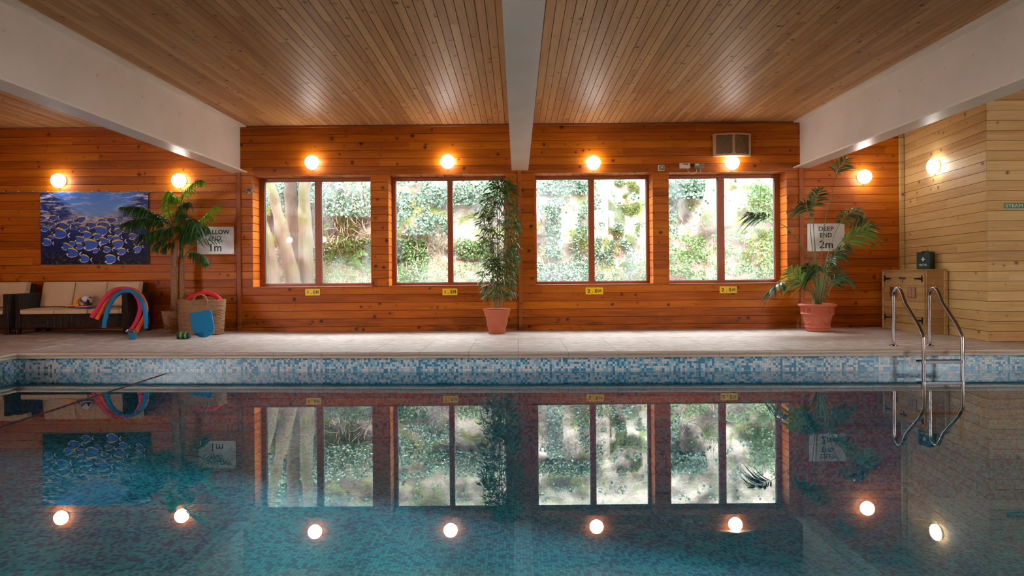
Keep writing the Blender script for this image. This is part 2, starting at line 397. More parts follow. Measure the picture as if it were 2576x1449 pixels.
# reveals, soffits, sills
mb = MB()
for cx, _ in WIN:
    for sgn in (-1, 1):
        for i in range(14):
            r0 = SILL + i*PITCH
            boardrow(mb, WY-.004, REV-.03, r0, r0+PITCH, lambda u, r, d, s=sgn, c=cx: (c + s*HW - s*(.012 + d), u, r), depth=.012, c=.012, gd=.010)
rv = mb.build('trim_1', M['reveal'], fixn=True); tag(rv, 'stepped pine boards lining the sides of the window recesses', kind='structure')
mb = MB()
for cx, _ in WIN:
    n = 15; w = 2*HW/n
    for i in range(n):
        boardrow(mb, WY-.004, REV-.03, cx-HW+i*w, cx-HW+(i+1)*w, lambda u, r, d: (r, u, HEAD - .010 - d), depth=.010, c=.008, gd=.008)
sf = mb.build('trim_2', M['soffit'], fixn=True); tag(sf, 'short boards lining the heads of the window recesses', kind='structure')
mb = MB()
for cx, _ in WIN:
    mb.box((cx-HW-.06, WY-.035, SILL-.012), (cx+HW+.06, WY-.001, SILL+.008)); mb.box((cx-HW+.013, WY-.001, SILL-.001), (cx+HW-.013, REV-.03, SILL+.008))
sl = mb.build('trim_3', M['frame'], bevel=.004); tag(sl, 'thin timber sills under the windows', kind='structure')
# posts, cornice
mb = MB()
for (pa, pb, yt) in ((596.5, 607.5, 433), (1303.5, 1313.5, 427), (2011, 2021, 421)):
    a = P(pa, 640, WY); b = P(pb, 640, WY)
    mb.box((a.x, WY-.03, -.02), (b.x, WY+.01, 2.69))
pst = mb.build('trim_4', M['post'], bevel=.004); tag(pst, 'narrow timber cover strips rising from deck to each beam end', kind='structure')
mb = MB()
mb.box((XL, WY-.03, CEIL-.035), (6.45, WY+.01, CEIL)); 
tag(mb.build('trim_5', M['frame'], bevel=.008), 'slim timber moulding where board wall meets ceiling', kind='structure')
mb = MB(); a = P(2274, 500, WY-.02)
mb.box((6.40, WY-.05, 0), (6.465, WY-.005, CEIL-.04))
tag(mb.build('trim_6', M['pale'], bevel=.003), 'pale corner strip between orange and pale board walls', kind='structure')
# ceiling
mb = MB(); i = -111
while i*.095 < XR:
    r0, r1 = i*.095, (i+1)*.095
    prof = [(r0, CEIL+.007), (r0+.004, CEIL), (r1-.004, CEIL), (r1, CEIL+.007)]
    mb.add([(r, YB, z) for r, z in prof] + [(r, WY+.02, z) for r, z in prof], [(0,4,5,1),(1,5,6,2),(2,6,7,3)])
    i += 1
mb.box((XL-.3, YB-.3, CEIL+.02), (XR+.3, WY+.5, CEIL+.3))
cl = mb.build('ceiling', M['ceil']); tag(cl, 'knotty pine board ceiling running toward the windows', kind='structure')
# other walls
def pbox(name, lo, hi, mat, label, kind='structure', bevel=0):
    mb = MB(); mb.box(lo, hi); o = mb.build(name, mat, bevel=bevel); return tag(o, label, kind=kind)
mb = MB()
def holed(xa, xb, ya, yb, hs, z0, z1):
    mb.box((xa, ya, -.4), (xb, yb, z0)); mb.box((xa, ya, z1), (xb, yb, CEIL+.02))
    e = [ya] + [q for h in hs for q in h] + [yb]
    for i in range(0, len(e), 2): mb.box((xa, e[i], z0), (xb, e[i+1], z1))
holed(XL-.2, XL, YB-.2, WY+.3, [(-3.6, -.2)], .15, 3.2)  # opening added out of view to let in fill daylight
tag(mb.build('wall_left', M['wall_y']), 'pine board wall with an added opening for daylight fill at the left end of the pool hall', kind='structure')
mb = MB(); holed(XR, XR+.2, YB, 7.83, [(-3.5, -.2)], .25, 3.1)  # second added opening, also unseen, for sky light as fill
tag(mb.build('wall_right', M['pale_y']), 'pale board wall with an added opening for daylight fill at the far right end', kind='structure')
pbox('wall_front', (XL-.2, YB-.2, -.4), (XR+.2, YB, CEIL+.02), M['wall'], 'pine board wall behind the viewer')
# pale wall in two planes
SW0 = Vector((6.48, WY)); SW1 = Vector((6.17, 7.83)); d2 = (SW0 - SW1); L2 = d2.length; ang = math.atan2(d2.y, d2.x)
mb = MB(); r0 = 0
ca = (d2.normalized()); na = Vector((-ca.y, ca.x))     # normal towards -X
k = 0
while k*.132 < CEIL:
    a, b = k*.132, min((k+1)*.132, CEIL+.01); k += 1
    boardrow(mb, .0, L2+.02, a, b, lambda u, r, d: (-d, u, r), depth=.015)
# local frame: x = outwards (towards room is -x), y = along wall
mbl = MB()
for (x, y, z) in mb.v: mbl.v.append((x, y, z))
mbl.f = mb.f; mbl.m = mb.m
sw = mbl.build('wall_side', M['pale_y'], fixn=True); sw.location = (SW1.x, SW1.y, 0); sw.rotation_euler[2] = ang - PI/2
tag(sw, 'pale pine board wall turning out of the corner beside the cupboard', kind='structure')
mb = MB(); k = 0
while k*.132 < CEIL:
    a, b = k*.132, min((k+1)*.132, CEIL+.01); k += 1
    boardrow(mb, SW1.x+.001, XR, a, b, lambda u, r, d: (u, SW1.y - d - .003, r), depth=.015)
tag(mb.build('wall_pale', M['pale'], fixn=True), 'pale pine board wall carrying the steam room sign', kind='structure')
# beams
def ibeam(name, xc, w, label):
    zb, zt = 2.68, CEIL; tf, tw, r = .022, .02, .03
    h = w/2; prof = [(-h, zb), (h, zb), (h, zb+tf), (tw+r, zb+tf), (tw+.006, zb+tf+r*.4), (tw, zb+tf+r*1.2), (tw, zt-tf-r*1.2), (tw+.006, zt-tf-r*.4), (tw+r, zt-tf), (h, zt-tf), (h, zt)]
    full = prof + [(-a, b) for a, b in reversed(prof[2:])] 
    n = len(full); mb = MB()
    mb.add([(xc+a, YB, b) for a, b in full] + [(xc+a, WY+.0, b) for a, b in full], [(k, (k+1) % n, n+(k+1) % n, n+k) for k in range(n)] + [tuple(range(n)), tuple(reversed(range(n, 2*n)))])
    # small studs left on the web
    for s in (-1, 1):
        yy = 9.4
        while yy > 0:
            mb.box((xc+s*tw-.006, yy-.004, 3.16), (xc+s*tw+.006, yy+.004, 3.185)); yy -= .4
    o = mb.build(name, M['beam'], smooth=True, fixn=True); return tag(o, label, kind='structure')
ibeam('steel_beam', -4.655, .27, 'white painted steel beam crossing the ceiling on the left')
ibeam('steel_beam', .054, .28, 'white painted steel beam directly overhead in the middle')
ibeam('steel_beam', 4.772, .275, 'white painted steel beam crossing the ceiling on the right')
# ------------------------------------------------------------------ pool, deck
WZ = -.245
TE = [(-6.40, 7.60), (0, 7.28), (10.5, 7.05)]      # far tile wall line
NE = [(-6.27, 7.46), (0, 7.15), (10.5, 6.94)]      # far nosing line
def lerp_line(L, x):
    for (x0, y0), (x1, y1) in zip(L, L[1:]):
        if x <= x1: return y0 + (y1-y0)*(x-x0)/(x1-x0)
    return L[-1][1]
NEARL = lambda x: 1.843 - (x + 1.6)*.05        # near nosing
def deckgrid(x0, x1, nx, ya, yb, ny):
    mb = MB(); vs = []; fs = []
    for i in range(nx+1):
        x = x0 + (x1-x0)*i/nx
        a = ya(x); b = yb(x)
        for jx in range(ny+1):
            y = a + (b-a)*jx/ny; vs.append((x, y, deckz(x, y)))
    for i in range(nx):
        for jx in range(ny):
            q = i*(ny+1)+jx; fs.append((q, q+ny+1, q+ny+2, q+1))
    return vs, fs
mb = MB()
mb.add(*deckgrid(-6.27, XR, 84, lambda x: lerp_line(NE, x)+.012, lambda x: WY+.02, 20))
mb.add(*deckgrid(XL, -6.27, 20, lambda x: YB, lambda x: WY+.02, 60))
mb.add(*deckgrid(-6.27, XR, 84, lambda x: YB, lambda x: NEARL(x)-.012, 8))
dk = mb.build('floor', M['deck']); tag(dk, 'textured stone paving around the pool', kind='structure')
# coping profile (offset from nosing, z)
CP = [(.30, 0.0), (.02, 0.0), (.006, -.004), (0, -.014), (.004, -.026), (.014, -.034), (.022, -.042), (.022, -.050), (.012, -.056), (.012, -.064), (.024, -.076), (.16, -.078)]
mb = MB()
def sweep(mb, base_pts, outd):
    """base_pts: nosing polyline, outd(i): unit vector away from water"""
    n = len(CP); vs = []
    for i, (x, y) in enumerate(base_pts):
        ox, oy = outd(i)
        for o_, z in CP: vs.append((x + ox*o_, y + oy*o_, z if z < 0 else .0 - (.0015 if o_ > .1 else 0)))
    fs = []
    for i in range(len(base_pts)-1):
        for k in range(n-1): fs.append((i*n+k, (i+1)*n+k, (i+1)*n+k+1, i*n+k+1))
    mb.add(vs, fs)
CPT = CP; CP = [(o_ if o_ < .03 else (.03 if z >= -.01 else .16), z) for o_, z in CP]
xs = [-6.27 + i*(16.77)/40 for i in range(41)]
sweep(mb, [(x, lerp_line(NE, x)) for x in xs], lambda i: ((0, 1) if i else (-1, 1)))
sweep(mb, [(-6.27, 7.46 - i*(7.46-2.08)/10) for i in range(11)], lambda i: ((-1, 0) if i and i < 10 else ((-1, 1) if not i else (-1, -1))))
sweep(mb, [(x, NEARL(x)) for x in xs], lambda i: ((0, -1) if i else (-1, -1)))
tag(mb.build('trim_7', M['coping'], smooth=True, fixn=True), 'rounded stone coping along the pool edge', kind='structure')
# basin
def zfl(x): return -.88 - .95*S((x+6.4)/13)
mb = MB()
seg = 40
xs2 = [-6.40 + i*16.9/seg for i in range(seg+1)]
fy = lambda x: lerp_line(TE, x); ny_ = lambda x: NEARL(x) - .13
mb.add([(x, fy(x), -.07) for x in xs2] + [(x, fy(x), -.262) for x in xs2], [(i, i+1, seg+2+i, seg+1+i) for i in range(seg)], 0)
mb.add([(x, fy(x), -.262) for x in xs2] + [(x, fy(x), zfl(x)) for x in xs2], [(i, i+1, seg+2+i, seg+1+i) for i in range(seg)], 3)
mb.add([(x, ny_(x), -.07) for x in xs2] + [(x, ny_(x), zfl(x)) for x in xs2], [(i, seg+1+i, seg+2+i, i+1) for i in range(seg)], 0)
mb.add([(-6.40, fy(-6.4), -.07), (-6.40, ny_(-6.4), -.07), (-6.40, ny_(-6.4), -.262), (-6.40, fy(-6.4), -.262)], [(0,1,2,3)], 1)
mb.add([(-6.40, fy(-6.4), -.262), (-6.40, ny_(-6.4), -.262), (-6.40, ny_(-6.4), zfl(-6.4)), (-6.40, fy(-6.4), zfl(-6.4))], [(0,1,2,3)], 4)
mb.add([(10.5, fy(10.5), -.07), (10.5, ny_(10.5), -.07), (10.5, ny_(10.5), -2), (10.5, fy(10.5), -2)], [(3,2,1,0)], 1)
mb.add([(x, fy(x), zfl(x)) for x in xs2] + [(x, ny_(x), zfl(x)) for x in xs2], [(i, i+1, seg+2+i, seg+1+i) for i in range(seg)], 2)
tag(mb.build('pool_basin', [M['mosaic_x'], M['mosaic_y'], M['basin'], M['basin_dim_x'], M['basin_dim_y']]), 'pool basin lined with blue and white mosaic tiles', kind='structure')
mb = MB(); mb.add([(-6.40, 7.60, WZ), (0, 7.28, WZ), (10.5, 7.05, WZ), (10.5, 1.0, WZ), (-6.40, 1.8, WZ)], [(4,3,2,1,0)])
tag(mb.build('pool_water', M['water']), 'still clear pool water mirroring the windows', kind='structure')
# ------------------------------------------------------------------ windows
PX = [((668, 794), (809.5, 935)), ((996.5, 1127.3), (1138.7, 1268)), ((1349, 1480.9), (1494, 1625.8)), ((1679, 1804.7), (1820.9, 1947.7))]
for wi, (cx, _) in enumerate(WIN):
    root = empty('window_%d' % (wi+1), (cx, REV, SILL)); root['kind'] = 'structure'
    root['label'] = ['window showing a mossy leaning tree trunk outside, farthest left', 'window partly hidden by the tall bamboo plant', 'window onto pale rock just right of the middle beam', 'window onto ferns and rock below the cream vent box'][wi]
    fx0, fx1, fz0, fz1 = cx-HW+.012, cx+HW-.012, SILL+.008, HEAD-.012
    def gx(p): return P(p, 580, REV).x
    (a0, a1), (b0, b1) = PX[wi]
    xa0, xa1, xb0, xb1 = gx(a0), gx(a1), gx(b0), gx(b1)
    if wi == 1: xb1 = xb0 + (xa1 - xa0)
    if wi == 3: xa0 = xa1 - (xb1 - xb0)
    zt, zb = P(1300, 452, REV).z, P(1300, 709.5, REV).z
    Y0, Y1 = REV-.03, REV+.05
    mb = MB()
    mb.box((fx0, Y0, fz0), (xa0, Y1, fz1)); mb.box((xb1, Y0, fz0), (fx1, Y1, fz1)); mb.box((xa1, Y0, zb), (xb0, Y1, zt))
    mb.box((xa0, Y0, zt), (xb1, Y1, fz1)); mb.box((xa0, Y0, fz0), (xb1, Y1, zb))
    f = mb.build('frame', M['frame'], root, bevel=.004); f.location = -root.location
    mb = MB()
    for (p, q) in ((xa0, xa1), (xb0, xb1)):
        w = .008
        mb.box((p, REV-.01, zb), (p+w, REV+.03, zt)); mb.box((q-w, REV-.01, zb), (q, REV+.03, zt)); mb.box((p, REV-.01, zt-w), (q, REV+.03, zt)); mb.box((p, REV-.01, zb), (q, REV+.03, zb+w))
    gk = mb.build('gasket', M['seal'], root); gk.location = -root.location
    for (p, q) in ((xa0, xa1), (xb0, xb1)):
        mb = MB(); mb.add([(p, REV+.01, zb), (q, REV+.01, zb), (q, REV+.01, zt), (p, REV+.01, zt)], [(0,1,2,3)])
        pn = mb.build('pane', M['glass'], root); pn.location = -root.location
    # outer sealing so no daylight leaks round the frame
    mb = MB(); w = .05
    mb.box((fx0-.02, REV+.0, fz0-.02), (fx0+.02, REV+.04, fz1+.02)); mb.box((fx1-.02, REV, fz0-.02), (fx1+.02, REV+.04, fz1+.02))
    mb.box((fx0, REV, fz1-.01), (fx1, REV+.04, fz1+.03)); mb.box((fx0, REV, fz0-.03), (fx1, REV+.04, fz0+.01))
    ou = mb.build('outer_frame', M['frame'], root); ou.location = -root.location
# ------------------------------------------------------------------ wall lamps
def make_lamp(loc, rz, label, group='round opal wall lamps'):
    r = empty('wall_lamp', loc, label, 'wall lamp', group, rz)
    R = Matrix.Rotation(PI/2, 4, 'X')     # lathe axis z -> -y (into the room)
    mb = MB(); mb.lathe([(0, 0), (.095, 0), (.10, .01), (.10, .028), (.09, .032)], n=24, mat=R); mb.build('base', M['lampbase'], r, smooth=True)
    mb = MB(); mb.lathe([(.094, .030), (.110, .034), (.1145, .045), (.1145, .072), (.109, .088), (.093, .103), (.068, .114), (.036, .120), (.001, .122)], n=24, mat=R)
    gl_ = mb.build('globe', M['lamp'], r, smooth=True, fixn=True)
    mb = MB(); mb.lathe([(.001, -.024), (.005, -.022), (.006, -.015), (.010, -.010), (.011, 0), (.008, .006), (.001, .008)], (0, -.03, -.122), n=10); mb.build('finial', M['brushed'], r, smooth=True)
    return r
LL = [(141, 453, 'round lamp above the left part of the fish poster'), (446, 453, 'round lamp above the drooping palm at left'),
      (782, 407, 'round lamp above the leftmost window'), (1125, 405, 'round lamp above the window left of the middle beam'),
      (1494, 408, 'round lamp above the window right of the middle beam'), (1845, 408, 'round lamp just under the cream vent box'),
      (2179, 443, 'round lamp on the orange boards beside the pale corner')]
lamp0 = None
for px, py, lab in LL:
    p = P(px, py, WY-.11); p.y = WY-.002
    if lamp0 is None: lamp = lamp0 = make_lamp(p, 0, lab)
    else: lamp = copy_tree(lamp0); lamp.location = p; lamp['label'] = lab
u_ = 1058.0/F; e_ = (SW0-SW1); tt = (u_*SW1.y - SW1.x)/(e_.x - u_*e_.y)
q = SW1 + e_*tt
lamp = copy_tree(lamp0); lamp.location = (q.x-.002, q.y, P(2360, 418, q.y).z); lamp.rotation_euler[2] = ang - PI/2 - PI/2
lamp['label'] = 'round lamp on the pale board wall above the first aid case'
for X in (-9.3, -7.9, -1.8, 3.8, 9.4):
    lamp = copy_tree(lamp0); lamp.location = (X, YB+.003, 2.45); lamp.rotation_euler[2] = PI
    lamp['label'] = 'round lamp on the wall behind the viewer, seen only in reflections'; lamp['group'] = 'lamps behind the viewer'
# ------------------------------------------------------------------ signs
def rrect(mb, x0, x1, z0, z1, y, th, r=.012, n=5, mi=0):
    pts = []
    for (cx, cz, a0) in ((x1-r, z1-r, 0), (x0+r, z1-r, 90), (x0+r, z0+r, 180), (x1-r, z0+r, 270)):
        for k in range(n+1):
            a = math.radians(a0 + 90*k/n); pts.append((cx + r*math.cos(a), cz + r*math.sin(a)))
    m = len(pts)
    mb.add([(x, y-th, z) for x, z in pts] + [(x, y, z) for x, z in pts], [tuple(range(m))[::-1], tuple(range(m, 2*m))] + [(k, (k+1) % m, m+(k+1) % m, m+k) for k in range(m)], mi)
def screw(par, x, z, y, r=.006, mat='brushed'):
    mb = MB(); mb.lathe([(.0005, .003), (r*.7, .003), (r, 0)], (x, y, z), n=10, mat=Matrix.Rotation(PI/2, 4, 'X')); mb.build('screw', M[mat], par)
def sign(name, x0, x1, y0, y1, lines, mat, tmat, label, Y=WY-.012, wl=None, bold=.012, group=None, screws=True, r=.012):
    a, b = P(x0, y1, Y), P(x1, y0, Y)
    root = empty(name, ((a.x+b.x)/2, WY, a.z), label, 'sign', group)
    w = Vector(root.location)
    mb = MB(); rrect(mb, a.x-w.x, b.x-w.x, 0, b.z-a.z, Y+.008-w.y, .006, r)
    mb.build('plate', mat, root)
    for s, px, py, hpx, wpx in lines:
        c = P(px, py, Y) - w; mb = MB()
        text_mesh(mb, s, hpx*Y/F, (c.x, Y+.0015-w.y, c.z), (1,0,0), (0,0,1), wpx*Y/F, bold=bold)
        mb.build('lettering', tmat, root)
    if screws:
        for sx in (a.x+.02, b.x-.02):
            for sz in (a.z+.02, b.z-.02): screw(root, sx-w.x, sz-w.z, Y+.002-w.y)
    return root
sign('shallow_end_sign', 496, 587.5, 570, 639.5, [('SHALLOW', 541, 583.7, 11, 73), ('END', 541, 599.4, 11, 28.5), ('1m', 543, 622.5, 19, 28)], M['white'], M['black'], 'white wall sign reading SHALLOW END 1m behind the palm', bold=.014)
sign('deep_end_sign', 2031.6, 2124.7, 562, 632, [('DEEP', 2078.5, 575.5, 11.3, 38), ('END', 2078, 591.5, 11, 30), ('2m', 2078.5, 614.8, 19.5, 34.5)], M['white'], M['black'], 'white wall sign reading DEEP END 2m behind the tall stemmed palm', bold=.014)
for s, x0, x1, y0, y1 in (('1.0M', 768, 804.8, 726.3, 743.4), ('1.5M', 1113, 1150.5, 725.4, 743), ('2.0M', 1473.3, 1517, 723, 740.6), ('2.5M', 1810.5, 1853.8, 720, 737.6)):
    a, b = P(x0, y1, WY-.01), P(x1, y0, WY-.01)
    root = empty('depth_plate', ((a.x+b.x)/2, WY, a.z), 'yellow depth plate reading %s under a window' % s, 'depth plate', 'yellow depth plates under the windows')
    w = Vector(root.location); mb = MB(); rrect(mb, a.x-w.x, b.x-w.x, 0, b.z-a.z, -.004, .004, .006); mb.build('plate', M['yellow'], root)
    W = b.x-a.x; H = b.z-a.z; mb = MB()
    cw = W*.80/4
    for k, ch in enumerate(s):
        if k: mb.build('character', M['black'], root); mb = MB()
        cx_ = (k-1.5)*cw*1.06; y_ = -.0095
        zc = H*.5
        if ch == '.': rrect(mb, cx_-.006, cx_+.006, H*.25, H*.25+.013, y_+.001, .001, .001, 2)
        elif ch == '1': rrect(mb, cx_-.006, cx_+.006, H*.25, H*.75, y_+.001, .001, .001, 2)
        elif ch == 'M':
            q_ = cw*.39; yy_ = y_+.0005
            rrect(mb, cx_-q_, cx_-q_+.009, H*.25, H*.75, yy_, .001, .001, 2); rrect(mb, cx_+q_-.009, cx_+q_, H*.25, H*.75, yy_, .001, .001, 2)
            for sg in (-1, 1): mb.add([(cx_+sg*q_, yy_-.0011, H*.75), (cx_+sg*(q_-.009), yy_-.0011, H*.75), (cx_, yy_-.0011, H*.40+.006), (cx_, yy_-.0011, H*.40-.006), (cx_+sg*.002, yy_-.0011, H*.40-.004)], [(0,1,2,3,4)])
        else: text_mesh(mb, ch, H*.52, (cx_, y_, zc), (1,0,0), (0,0,1), cw*.78, bold=.02)
    mb.build('character', M['black'], root)
# steam room sign on the pale wall
Y = SW1.y-.004; a = P(2525.6, 524.3, Y); b = P(2525.6, 511, Y)
root = empty('steam_room_sign', (a.x, Y, a.z), 'green sign with white letters starting STEAM on the pale wall', 'sign')
mb = MB(); mb.box((0, -.004, 0), (.56, 0, b.z-a.z)); mb.build('plate', M['green_sign'], root, bevel=.001)
for s_, x_, w_ in (('STEAM', .02, .22), ('ROOM', .265, .20)):
    mb = MB(); text_mesh(mb, s_, .040, (x_, -.006, (b.z-a.z)/2), (1,0,0), (0,0,1), w_, align='LEFT'); mb.build('lettering', M['white'], root)
# ------------------------------------------------------------------ fish poster
Y = WY-.03
def PZ(zx, zy, y=Y): return P(90+zx/6.9, 470+zy/6.9, y)
TL, TR, BR, BL = PZ(75, 95), PZ(1950, 92), PZ(1965, 1345), PZ(92, 1350)
root = empty('fish_poster', ((TL.x+TR.x)/2, WY, BL.z), 'large hanging print of a shoal of blue fish above the sofa', 'poster')
w = Vector(root.location)
g = G('underwater_print'); o, x, y, z = g.obj()
U = g.mr(x, TL.x-w.x, TR.x-w.x); V = g.mr(z, 0.0, TL.z-w.z)
dist = g.m('ABSOLUTE', g.m('SUBTRACT', U, .54))
sky = g.mr(g.m('SUBTRACT', g.m('SUBTRACT', V, .58), g.m('MULTIPLY', g.m('MULTIPLY', dist, dist), 2.4)), -.04, .10)
str_ = g.noise(g.xyz(g.m('ADD', g.m('MULTIPLY', U, 7.0), g.m('MULTIPLY', V, 3.0)), g.m('MULTIPLY', V, 22.0), 0.0), 1.0, 6, .7)
edge = g.m('SUBTRACT', 1.0, g.m('ABSOLUTE', g.m('SUBTRACT', g.m('MULTIPLY', sky, 2.0), 1.0)))
deep = g.mix(g.mr(V, 0.0, .6), c8(10,14,36), c8(44,66,148))
surf = g.mix(g.mr(V, .55, 1.0), c8(140,186,250), c8(76,138,242))
col = g.mix(sky, deep, surf)
wv_ = g.m('MULTIPLY', g.mr(str_, .5, .62), g.mr(V, .42, .62))
wv_ = g.m('MULTIPLY', wv_, g.m('ADD', .12, g.mr(dist, .05, .4)))
col = g.mix(g.m('MULTIPLY', wv_, .95), col, c8(232,240,255))
dk_ = g.m('MULTIPLY', g.mr(g.noise(g.xyz(g.m('MULTIPLY', U, 12.0), g.m('MULTIPLY', V, 16.0), 5.0), 1.0, 5, .7), .52, .6), g.mr(dist, .25, .5))
col = g.mix(g.m('MULTIPLY', dk_, .7), col, c8(18,26,60))
cl_ = g.m('MULTIPLY', g.mr(g.noise(g.xyz(g.m('MULTIPLY', U, 9.0), g.m('MULTIPLY', V, 14.0), 9.0), 1.0, 5, .7), .46, .56), g.m('MULTIPLY', g.mr(V, .50, .58), g.mr(V, .72, .64)))
col = g.mix(g.m('MULTIPLY', cl_, g.mr(dist, .45, .1, 0.0, .85)), col, c8(222,214,222))
reef = g.m('MULTIPLY', g.mr(g.noise(g.xyz(g.m('MULTIPLY', U, 30.0), g.m('MULTIPLY', V, 22.0), 2.0), 1.0, 5, .75), .50, .64), g.mr(g.m('ADD', V, g.m('MULTIPLY', g.m('MINIMUM', U, .5), .25)), .25, .10))
col = g.mix(reef, col, c8(112,104,84))
g.bsdf(col, .5, 0, None, .2); M['print'] = g.mat
M['fish'] = plain('fish_blue', c8(40,100,222), .35, 0, .1, 8); M['fish2'] = plain('fish_deep_blue', c8(58,84,180), .35, 0, .1, 8)
M['fyel'] = plain('fish_yellow', c8(252,222,70), .35); M['fwh'] = plain('fish_pale', c8(226,230,252), .35); M['fdk'] = plain('fish_head', c8(14,16,34), .35)
mb = MB(); nx = 24
vs = []; fs = []
for i in range(nx+1):
    for k in range(9):
        s, t = i/nx, k/8
        p = TL.lerp(TR, s).lerp(BL.lerp(BR, s), t); p.y = Y + .003*math.sin(s*19+t*2)*(1-t)
        vs.append(p - w)
for i in range(nx):
    for k in range(8): q = i*9+k; fs.append((q, q+1, q+10, q+9))
mb.add(vs, fs, 0)
FISH = [(128,540,90,0),(300,830,80,0),(250,885,90,0),(265,645,110,0),(600,615,90,-20),(310,540,120,-10),(1155,590,110,-5),(790,570,140,-20),(1320,580,130,-5),(750,670,110,0),(965,665,140,-5),(1175,665,160,-5),(480,685,175,5),(820,730,140,-5),(1570,750,100,-10),(1420,680,100,-30),(1440,775,150,-25),(1690,860,130,-10),(1770,960,130,-10),(165,730,120,5),(430,810,210,10),(1135,770,220,-3),(900,835,150,0),(1075,865,130,-10),(1300,880,100,-10),(1400,905,140,-15),(205,960,150,10),(640,990,110,0),(765,915,140,5),(1180,940,150,3),(775,1030,130,0),(1050,1105,100,-20),(1250,1090,130,0),(1500,1120,150,-8),(1780,1085,140,-25),(1440,995,190,-20),(960,1005,230,-5),(545,1040,150,15),(650,1145,190,8),(860,1245,160,8),(1310,1255,190,-5)]
for i, (fx, fy, L, rot) in enumerate(FISH):
    L *= 1.12; yy = Y - .0045 - i*.0004; a = math.radians(rot); h = .36*L
    def T(u, v, dy=0):
        zx = fx + u*math.cos(a) - v*math.sin(a); zy = fy + u*math.sin(a) + v*math.cos(a)
        p = PZ(zx, zy, Y); p.y = yy - dy; return p - w
    def poly(pts, mi, dy): mb.add([T(u, v, dy) for u, v in pts], [tuple(range(len(pts)))], mi)
    N = 14
    body = []
    for k in range(2*N):
        t = 2*PI*k/(2*N); body.append((L*.5*math.cos(t), h*math.sin(t)*(1-.18*math.cos(t)) ))
    poly(body, 2 if i < 18 else 1, 0)
    def cres(s0, s1, sgn, off, mi, dy):
        o1 = []; o2 = []
        for k in range(N+1):
            t = s0 + (s1-s0)*k/N
            o1.append((L*.5*math.cos(t), sgn*h*math.sin(t)*(1-.18*math.cos(t))*1.10)); th = math.sin(PI*k/N)**.6
            o2.append((L*.5*math.cos(t)*(1-.03*th), sgn*h*math.sin(t)*(1-.18*math.cos(t))*(1.10-off*th)))
        for k in range(N): mb.add([T(*o1[k], dy), T(*o1[k+1], dy), T(*o2[k+1], dy), T(*o2[k], dy)], [(0,1,2,3)], mi)
    cres(.05, 2.6, -1, .34, 3, .0002); cres(.05, 2.6, 1, .20, 4, .0002)
    poly([(-L*.56, -h*.05), (-L*.42, -h*.5), (-L*.33, -h*.3), (-L*.34, h*.3), (-L*.44, h*.4)], 5, .0002)
    poly([(-L*.50, h*.55), (-L*.38, h*.2), (-L*.30, h*.55), (-L*.36, h*.8)], 4, .0003)
    poly([(L*.56, -h*.06), (L*.70, -h*.55), (L*.76, -h*.3), (L*.66, 0), (L*.76, h*.42), (L*.70, h*.60), (L*.56, h*.08)], 4, .0002)
mb.build('print', [M['print'], M['fish'], M['fish2'], M['fyel'], M['fwh'], M['fdk']], root)
for (A, B) in ((TL, TR), (BL, BR)):
    mb = MB(); dv = (B-A).normalized()*.02
    mb.tube([A-dv-w+Vector((0,.012,0)), B+dv-w+Vector((0,.012,0))], .011, 8); mb.build('batten', M['cane'], root, smooth=True)
# cable along wall and sensor
mb = MB(); pts = [P(x_, y_, WY-.012) for x_, y_ in ((-300, 486.5), (0, 484), (300, 483), (590, 481.5), (600, 481.4), (621, 481))]
pts[0].x = max(pts[0].x, XL+.05)
mb.tube(pts, .006, 6)
x_ = 10
root = empty('cable', (pts[2].x, WY, pts[2].z), 'thin grey cable clipped along the boards above the fish poster', 'cable')
o_ = mb.build('cord', M['cable'], root, smooth=True); o_.location = -root.location
while x_ < 590:
    p = P(x_, 482.6, WY-.012); mb = MB(); mb.lathe([(.001, .006), (.007, .004), (.008, -.004)], (0,0,0), n=8, mat=Matrix.Rotation(PI/2, 4, 'X')); c_ = mb.build('clip', M['white'], root); c_.location = Vector((p.x, p.y-.006, p.z+.006)) - root.location
    x_ += 37
p = P(627.5, 480, WY-.02)
root = empty('wall_sensor', (p.x, WY, p.z), 'small dark sensor on the strip left of the first window', 'sensor')
mb = MB(); mb.box((-.045, -.045, -.03), (.045, -.002, .04)); mb.build('housing', M['greyp'], root, bevel=.008)
mb = MB(); mb.lathe([(.024, .0), (.02, -.014), (.001, -.02)], (0, -.03, -.03), n=14); mb.build('lens', M['white'], root, smooth=True)
mb = MB(); mb.box((-.03, -.049, -.01), (.03, -.044, .03)); mb.build('cover', M['black'], root, bevel=.002)
# vent box
Y = WY
a, b, ctop, cbot = P(1795.5, 393, Y-.05), P(1888.5, 336, Y-.05), P(1845, 333.5, Y-.2), P(1845, 388.5, Y-.2)
root = empty('wall_vent', ((a.x+b.x)/2, WY, a.z), 'cream louvred vent box with pointed front above a lamp', 'vent')
w = Vector(root.location); hx = (b.x-a.x)/2; H = b.z-a.z
dE, dC = .05, .125
def vf(s, t, d=0):     # s -1..1, t 0..1 on the V-shaped face
    return Vector((s*hx, -(dE + (dC-dE)*(1-abs(s))) - d, t*H))
mb = MB()
vv = [(-hx,0,0),(hx,0,0),(hx,0,H),(-hx,0,H)] + [tuple(vf(s, t)*1) for s, t in ((-1,0),(0,0),(1,0),(1,1),(0,1),(-1,1))]
mb.add(vv, [(0,3,9,4),(2,1,6,7),(0,4,5,6,1),(3,2,7,8,9)])
def fr(s0, s1, t0, t1): mb.add([vf(s0,t0,.001), vf(s1,t0,.001), vf(s1,t1,.001), vf(s0,t1,.001)], [(0,1,2,3)])
